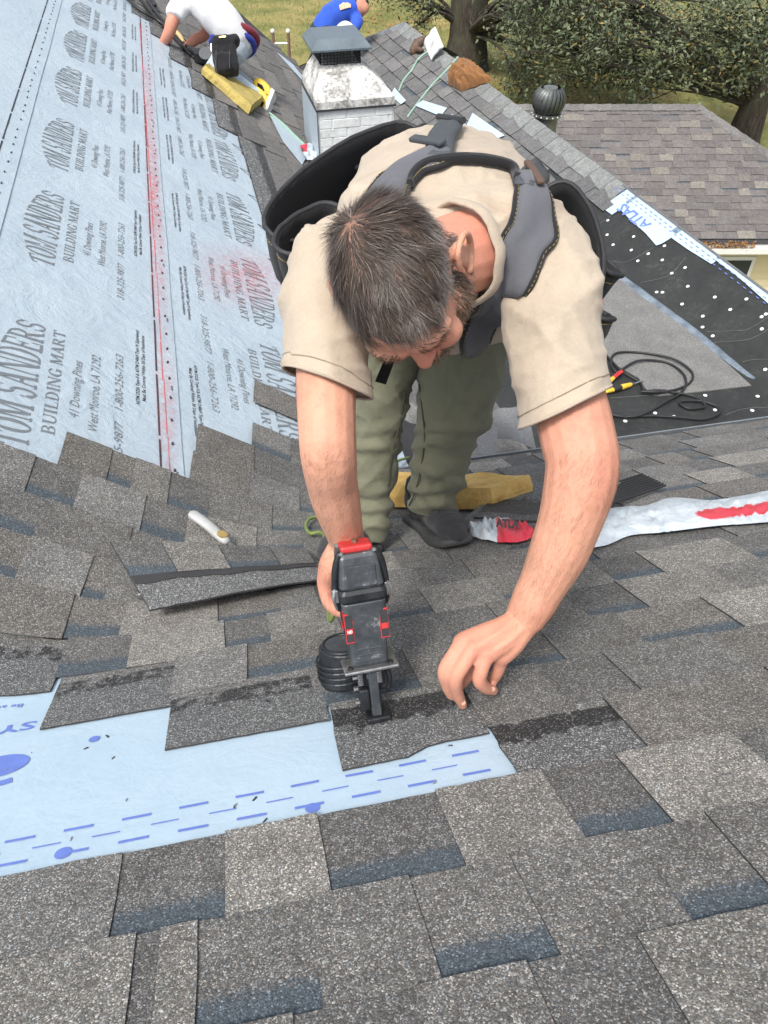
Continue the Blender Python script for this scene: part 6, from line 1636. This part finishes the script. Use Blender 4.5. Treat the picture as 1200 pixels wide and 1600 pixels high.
for jj in range(nj+1):
    for ii in range(nj+1):
        s, e = ii/nj, jj/nj; p = jp[0].lerp(jp[1], s).lerp(jp[3].lerp(jp[2], s), e); ed = (s*(1-s)*4)**.5*(e*(1-e)*4)**.5
        rr = 1-abs(noise.noise((s*4+e*2, e*5-s, 1)))*2.2; r2 = 1-abs(noise.noise((s*9-e*5, e*8, 4)))*2.
        out_ = (p-(jp[0]+jp[2])*.5)*(.12*noise.noise((s*6, e*6, 9)) if ed < .3 else 0)
        V.append(p+ND*(.10*ed+.055*rr*min(1, ed*1.6)+.022*r2*min(1, ed*2))+out_)
for jj in range(nj):
    for ii in range(nj): a = nj+1; fs.append((jj*a+ii, jj*a+ii+1, (jj+1)*a+ii+1, (jj+1)*a+ii))
tag(MB().add(V, fs).build('jacket', M['canvas'], smooth=True), 'brown canvas jacket thrown over the shingled ridge', 'jacket')
pp = [onDw(664, 72, .03), onDw(690, 64, .16), onDw(699, 86, .10), onDw(676, 98, .03)]
V, Fc = grid_fn(lambda s, e: pp[0].lerp(pp[1], s).lerp(pp[3].lerp(pp[2], s), e)+ND*(.02*math.sin(math.pi*s)+.02*noise.noise((s*3, e*3, 0))), lin(0, 1, 10), lin(0, 1, 10))
n0 = len(V); V += [v-ND*.012 for v in V]; Fc += [tuple(i+n0 for i in f)[::-1] for f in Fc]
sack = tag(MB().add(V, Fc).build('paper_sack', M['paper'], smooth=True), 'white paper sack with small print on the right ridge', 'paper sack')
print_on('printed_lines', [_bar(.0, .0, .9, .22), _bar(.1, .5, 1, .72), _bar(.05, 1.0, .7, 1.2)], lambda a, b: pp[0].lerp(pp[1], .25+.5*a).lerp(pp[3].lerp(pp[2], .25+.5*a), .70-.10*b)+ND*.045, M['ink'], sack)
dk = MB(); dk.limb([onDw(648, 84, .03), onDw(655, 76, .05), onDw(664, 70, .06)], [.05, .055, .04]); dk.limb([onDw(650, 80, .05), onDw(660, 84, .04)], [.03, .03])
dm = remeshed(dk, .012, 2); folds(dm, .012, [(Vector((.6, .3, .7)).normalized(), 12, .5, 1.)], 1); tag(obj_from_mesh('glove', dm, M['leather_brown'], None, onDw(655, 80, 0)), 'dark work glove lying beside the white paper sack', 'glove')
q_, _ = spline([onDw(702, 90, .02), onDw(712, 96, .015), onDw(722, 104, .01)], 1., 4)
# pale plastic scrap and film at the chimney foot
fb = onC(468, 245); 
pc = [onC(465, 236)+NC*.02, onC(490, 232)+NC*.03, onC(492, 262)+NC*.02, onC(474, 258)+NC*.015]
V, Fc = grid_fn(lambda s, e: pc[0].lerp(pc[1], s).lerp(pc[3].lerp(pc[2], s), e)+NC*(.03+.03*noise.noise((s*4, e*4, 2))), lin(0, 1, 12), lin(0, 1, 12))
fm = [1 if (i % 12) < 4 and i < 70 else 0 for i in range(len(Fc))]
tag(mesh_obj('plastic_wrapper', V, Fc, None, None, smooth=True, mats=[M['film'], M['film_red']], fmat=fm), 'small red and white plastic wrapper by the chimney foot', 'wrapper')
for q4, lab in (([(432, 86), (456, 104), (478, 132), (470, 128)], 'upper of two pale patches of bare underlayment beside the chimney'), ([(420, 185), (445, 200), (482, 240), (470, 262), (440, 225)], 'lower of two pale patches of bare underlayment beside the chimney')):
    o = MB().prism([onC(*p)+NC*.022 for p in q4], NC*.004).build('underlayment_patch', M['wrap'], roof_left)
q_, _ = spline([onC(418, 182)+NC*.03, onC(440, 200)+NC*.03, onC(462, 222)+NC*.03, onC(482, 240)+NC*.03], 1., 5); tag(MB().tube(q_, .010, 8).build('air_hose', M['hose_mint'], smooth=True), 'green air hose running down the left slope to the chimney', 'hose')
# ------------------------------------------------------------------ white-shirted roofer kneeling on the left slope
M['white_cotton'] = fabric('white_cotton', (.74, .74, .75), 300, .9, .05); M['denim_pale'] = fabric('pale_denim', (.42, .49, .55), 300, .9, .2)
M['blue_cotton'] = fabric('royal_blue_cotton', (.035, .10, .52), 300, .85, .15); M['blk'] = fabric('black_cloth', (.015, .015, .017), 300, .85, .2)
M['maroon'] = fabric('maroon_cloth', (.22, .03, .05), 300, .85, .2); M['royal'] = fabric('blue_cloth', (.03, .05, .35), 300, .85, .2)
M['yellow_leather'] = simple('yellow_leather', (.78, .52, .02), .45, .1, 30, .1)
D0 = 5.95
kp = [onC(316, 118)+NC*.02, onC(398, 182)+NC*.02, onC(402, 158)+NC*.02, onC(334, 96)+NC*.02]
foam([onC(313, 120)+NC*.02, onC(386, 183)+NC*.02, onC(405, 168)+NC*.02, onC(334, 108)+NC*.02], NC, .07, 'yellow foam kneeling pad under the white-shirted roofer', simple('dull_yellow_foam', (.42, .33, .10), .95, .25, 12, .6, .006))
wm = empty('person', onC(360, 150), 'white-shirted roofer kneeling on a yellow pad with a black tool pouch', 'person'); wo_ = wm.location.copy()
w_sk = MB()
SHL, SHR = P(283, 4, 5.75), P(325, 6, 5.95)
w_sk.limb([P(368, 66, 5.88), P(345, 30, 5.78), P(312, 2, 5.75), P(300, -14, 5.72)], [(.15, .11), (.145, .11), (.16, .10), (.07, .07)], 18, ref=F_)
w_sk.limb([P(300, -10, 5.74), P(284, -40, 5.70)], [.06, .055]); w_sk.ball(P(276, -58, 5.68), (.085, .10, .12))
w_sk.limb([SHL, P(270, 32, 5.72), P(264, 52, 5.76), P(254, 68, 5.86)], [.062, .050, .045, .032])
w_sk.limb([SHR, P(322, 50, 6.0), P(305, 62, 5.98), P(288, 76, 5.98)], [.058, .044, .040, .030])
for hx, hy, hz, sgn in ((252, 70, 5.87, -1), (286, 78, 5.98, 1)):
    w_sk.ball(P(hx, hy, hz), (.045, .035, .025)); 
    for k in range(4): w_sk.limb([P(hx, hy, hz), P(hx-4+k*3.2, hy+6, hz+.01), P(hx-5+k*3.4, hy+10, hz+.02)], [.014, .011, .009], 8, sub=3)
    w_sk.limb([P(hx, hy-2, hz), P(hx-8, hy-3, hz+.01)], [.013, .010], 8, sub=3)
w_sk.limb([P(366, 72, 5.86), P(350, 95, 5.82), P(338, 108, 5.80)], [.10, .085, .06]); w_sk.limb([P(338, 108, 5.80), P(368, 130, 5.85), P(400, 153, 5.93)], [.06, .06, .045])
w_sk.limb([P(368, 66, 5.98), P(352, 96, 6.1), P(336, 112, 6.12)], [.10, .085, .06]); w_sk.limb([P(336, 112, 6.12), P(372, 130, 6.18), P(402, 150, 6.22)], [.06, .06, .045])
wme = remeshed(w_sk, .011, 3); fattr(wme, 'flush', np.full(len(wme.vertices), .35)); obj_from_mesh('body', wme, M['skin'], wm, wo_)
w_st = MB()
w_st.limb([P(366, 60, 5.88), P(345, 30, 5.78), P(312, 2, 5.75), P(300, -12, 5.72)], [(.175, .135), (.17, .135), (.185, .12), (.09, .08)], 22, ref=F_)
q, r = spline([SHL+cv(.03, .03, 0), P(279, 14, 5.72), P(273, 28, 5.71)], [.085, .08, .072], 5); w_st.tube(q, r, 16)
q, r = spline([SHR, P(325, 28, 5.98), P(324, 38, 6.0)], [.08, .078, .07], 5); w_st.tube(q, r, 16)
wsm = remeshed(w_st, .014, 3); folds(wsm, .010, [(cv(.7, .7, 0).normalized(), 5, .4, .8), (cv(-.4, .9, 0).normalized(), 8, .4, .4)], 3); o = obj_from_mesh('shirt', wsm, M['white_cotton'], wm, wo_)
w_p = MB(); w_p.ball(P(367, 66, 5.92), (.16, .15, .14))
w_p.limb([P(366, 72, 5.86), P(350, 95, 5.82), P(338, 108, 5.80)], [.125, .105, .085]); w_p.limb([P(338, 108, 5.80), P(368, 130, 5.85), P(396, 150, 5.92)], [.085, .078, .07])
w_p.limb([P(368, 66, 5.98), P(354, 94, 6.1), P(336, 112, 6.12)], [.12, .10, .085]); w_p.limb([P(336, 112, 6.12), P(372, 128, 6.18), P(398, 146, 6.22)], [.085, .078, .07])
wpm = remeshed(w_p, .014, 3); folds(wpm, .012, [(cv(.7, .7, 0).normalized(), 7, .4, .8)], 3); obj_from_mesh('trousers', wpm, M['denim_pale'], wm, wo_)
wsb = MB(); wsb.tube([P(367, 60, 5.9)+X_*(.172*math.cos(t_))+F_*(.165*math.sin(t_)) for t_ in [i*math.pi/12 for i in range(25)]], .030, 8, caps=False); wsb.build('waistband', M['maroon'], wm, smooth=True)
wsb = MB(); wsb.tube([P(364, 70, 5.9)+X_*(.166*math.cos(t_))+F_*(.16*math.sin(t_)) for t_ in [i*math.pi/12 for i in range(25)]], .026, 8, caps=False); wsb.build('shorts', M['royal'], wm, smooth=True)
tp = MB(); c_ = P(352, 90, 5.64); ax = (cv(1, .12, 0).normalized(), cv(-.12, 1, .1).normalized(), cv(0, -.1, 1).normalized())
tp.box(c_, .18, .28, .09, ax, bev=.03); tp.box(c_+cv(.0, -.07, .05), .13, .14, .06, ax, bev=.025); tp.box(c_+cv(.01, .11, .02), .20, .07, .10, ax, bev=.025); tp.box(c_+cv(.07, -.02, .02), .06, .2, .06, ax, bev=.02)
tpm = remeshed(tp, .010, 2); folds(tpm, .010, [(cv(.3, .9, 0).normalized(), 9, .6, .8), (cv(.9, -.3, 0).normalized(), 14, .6, .5)], 8); po = obj_from_mesh('tool_pouch', tpm, M['blk'], wm, wo_)
MB().box(c_+cv(-.005, .11, .076), .05, .010, .004, ax).build('tag', M['brass'], po)
for k_ in (-1, 1): MB().limb([c_+cv(k_*.05, -.0, .085), c_+cv(k_*.052, -.13, .085)], [.003, .003], 6).build('seam', M['strap'], po)
hm = MB(); hm.tube([P(332, 70, 5.78), P(331, 128, 5.80)], .022, 8); hm.build('hammer', M['steel'], wm)
MB().box(P(331, 100, 5.78), .07, .035, .035, bev=.006).build('hammer_head', M['steel'], wm)
for du, dv, dd in ((0, 0, 0), (5, -13, .20)):                  # high-top shoes: ankle, heel and toe pointing down the slope
    def Sp(u, v, z=0.): return P(u+du, v+dv, 5.88+dd+z)
    prof = [(392, 136), (401, 134), (409, 139), (416, 146), (419, 154), (414, 166), (407, 178), (401, 188), (395, 187), (393, 181), (397, 171), (399, 162), (395, 154), (389, 150)]
    s_ = MB().prism([Sp(u, v) for u, v in prof], F_*.10); sm_ = remeshed(s_, .007, 3); so = obj_from_mesh('shoe', sm_, M['yellow_leather'], wm, Sp(405, 160))
    MB().prism([Sp(u, v, -.006) for u, v in [(419, 150), (424, 154), (419, 168), (412, 181), (404, 192), (398, 191), (401, 187), (407, 178), (414, 166)]], F_*.112).build('sole', M['white'], so)
    for pl_ in ([(397, 142), (405, 146), (408, 154), (403, 158), (397, 152)], [(403, 163), (407, 167), (402, 175), (399, 172)], [(409, 158), (413, 160), (408, 170), (406, 168)], [(396, 181), (401, 183), (398, 187), (395, 185)]):
        MB().prism([Sp(u, v, -.006) for u, v in pl_], F_*.02).build('panel', M['blk'], so)
# his hammer handle, his nailer and the cords above him
MB().limb([P(271, 46, 6.02), P(281, 56, 6.0), P(287, 66, 5.98)], [.016, .018, .014], 8).build('wooden_handle', simple('pale_wood', (.58, .42, .20), .6), wm, smooth=True)
g2_ = empty('nail_gun', onC(312, 104), 'black nailer lying on the left slope by the kneeling roofer', 'nail gun')
gc = onC(310, 102)+NC*.07
MB().box(gc, .12, .10, .10, bev=.02).build('housing', M['nail_dark'], g2_); MB().tube([gc+cv(-.1, .06, 0), gc+cv(.02, .0, .03)], .022, 10).build('grip', M['black_rubber'], g2_, smooth=True)
MB().tube([gc+cv(.05, -.03, .02), gc+cv(.05, -.03, .09)], .05, 16).build('magazine', M['nail_dark'], g2_); MB().limb([gc+cv(.06, .05, .02), gc+cv(.09, .02, .03), gc+cv(.09, -.05, .03)], [.012]*3, 8).build('guard', M['steel'], g2_, smooth=True)
for i, (pts, lab) in enumerate((([(205, -12), (232, 22), (262, 55), (285, 80), (302, 96)], 'black air line nearest the underlayment above the kneeling roofer'), ([(180, -10), (215, 22), (248, 42), (275, 66), (300, 92)], 'black air line crossing the upper edge of the underlayment'), ([(222, -12), (240, 18), (225, 5), (250, 40), (290, 78)], 'black air line looping near the top of the left slope'))):
    q_, _ = spline([onC(*p)+NC*(.03+.01*i) for p in pts], 1., 8); tag(MB().tube(q_, .014, 7).build('air_hose', M['cord'], smooth=True), lab, 'hose', 'black air lines on the left slope')

# ------------------------------------------------------------------ blue-shirted roofer bending behind the chimney
bd_ = 8.6
hipb, shb = P(507, 48, bd_), P(552, 18, bd_-.15)
fb = Vector((hipb.x, hipb.y+.1, -1.668-S*hipb.x)); 
bmn = empty('person', fb, 'roofer in a bright blue long-sleeved shirt bending behind the chimney', 'person'); bo_ = fb.copy()
b_sk = MB(); b_sk.limb([hipb, hipb.lerp(shb, .5)+cv(0, .04, 0), shb], [(.14, .11), (.15, .12), (.15, .10)], 18, ref=F_)
b_sk.limb([shb, P(562, 13, bd_-.2)], [.055, .05]); b_sk.ball(P(564, 8, bd_-.22), (.08, .09, .11)); b_sk.ball(P(570, 12, bd_-.24), (.05, .05, .06)); b_sk.ball(P(574, 12, bd_-.26), .018)
for s in (0, .22): b_sk.limb([shb+F_*s, P(557, 34, bd_-.2+s), P(549, 50, bd_-.25+s), P(545, 62, bd_-.25+s)], [.055, .042, .036, .03])
for s in (-.1, .12):
    a_ = hipb+F_*s; fz_ = Vector((a_.x-.05, a_.y+s*.4, 0)); fz_.z = -1.668-S*fz_.x; b_sk.limb([a_, a_.lerp(fz_, .5)+cv(.06, 0, 0), fz_+Vector((0, 0, .05))], [.09, .07, .05])
bme = remeshed(b_sk, .013, 3); fattr(bme, 'flush', np.full(len(bme.vertices), .2)); obj_from_mesh('body', bme, M['skin'], bmn, bo_)
b_st = MB(); b_st.limb([hipb+cv(.0, .0, 0), hipb.lerp(shb, .5)+cv(-.01, .05, 0), shb+cv(-.01, .02, 0)], [(.18, .16), (.19, .165), (.19, .13)], 22, ref=F_)
for s in (0, .22):
    q, r = spline([shb+F_*s, P(558, 34, bd_-.2+s), P(550, 50, bd_-.25+s)], [.085, .065, .052], 5); b_st.tube(q, r, 14)
bsm = remeshed(b_st, .016, 3); folds(bsm, .014, [(cv(.5, -.8, 0).normalized(), 5, .4, .8), (cv(.8, .5, 0).normalized(), 8, .5, .4)], 6); bs_o = obj_from_mesh('shirt', bsm, M['blue_cotton'], bmn, bo_)
bvb = bvh_of(bsm, bo_); gl = drape(bvb, [(531, 12), (537, 9), (543, 8), (548, 9)], .004)
if len(gl) > 2: MB().tube([p for p, n_ in gl], [.03, .035, .03, .02][:len(gl)], 6, flat=.2).build('shirt_print', simple('pale_shirt_print', (.7, .45, .30), .8, .4, 30), bs_o)
b_p = MB(); b_p.ball(hipb+cv(-.02, -.03, 0), (.17, .17, .15))
for s in (-.1, .12):
    a_ = hipb+F_*s; fz_ = Vector((a_.x-.05, a_.y+s*.4, 0)); fz_.z = -1.668-S*fz_.x; q, r = spline([a_, a_.lerp(fz_, .5)+cv(.06, 0, 0), fz_+Vector((0, 0, .1))], [.12, .095, .08], 6); b_p.tube(q, r, 16)
    b2 = MB(); b2.limb([fz_+Vector((-.08, .0, .05)), fz_+Vector((.12, -.08, .045))], [.05, .04]); b2.build('boot', M['blk'], bmn, smooth=True)
bpm = remeshed(b_p, .016, 3); obj_from_mesh('trousers', bpm, fabric('dark_slate_trousers', (.03, .04, .045), 300), bmn, bo_)
bh_ = MB(); bh_.ball(P(562, 4, bd_-.21), (.095, .10, .10)); bh_.ball(P(567, 5, bd_-.24), (.07, .07, .05)); bhm = remeshed(bh_, .012, 2); folds(bhm, .006, [(Vector((0, 0, 1)), 30, 1, 1.)], 2); obj_from_mesh('hair', bhm, simple('near_black_hair', (.014, .012, .012), .7, .3, 60, .6, .004), bmn, bo_)
MB().limb([P(527, 50, bd_-.4), P(540, 44, bd_-.42), P(552, 50, bd_-.4)], [.05, .07, .05], 12).build('knee_pad', M['white_cotton'], bmn, smooth=True)
tag(MB().limb([P(487, 112, 7.4), P(494, 92, 7.3), P(506, 74, 7.2)], [.06, .07, .05], 12).build('black_bag', M['blk'], smooth=True), 'black cloth bag hung over the far corner of the chimney', 'bag')
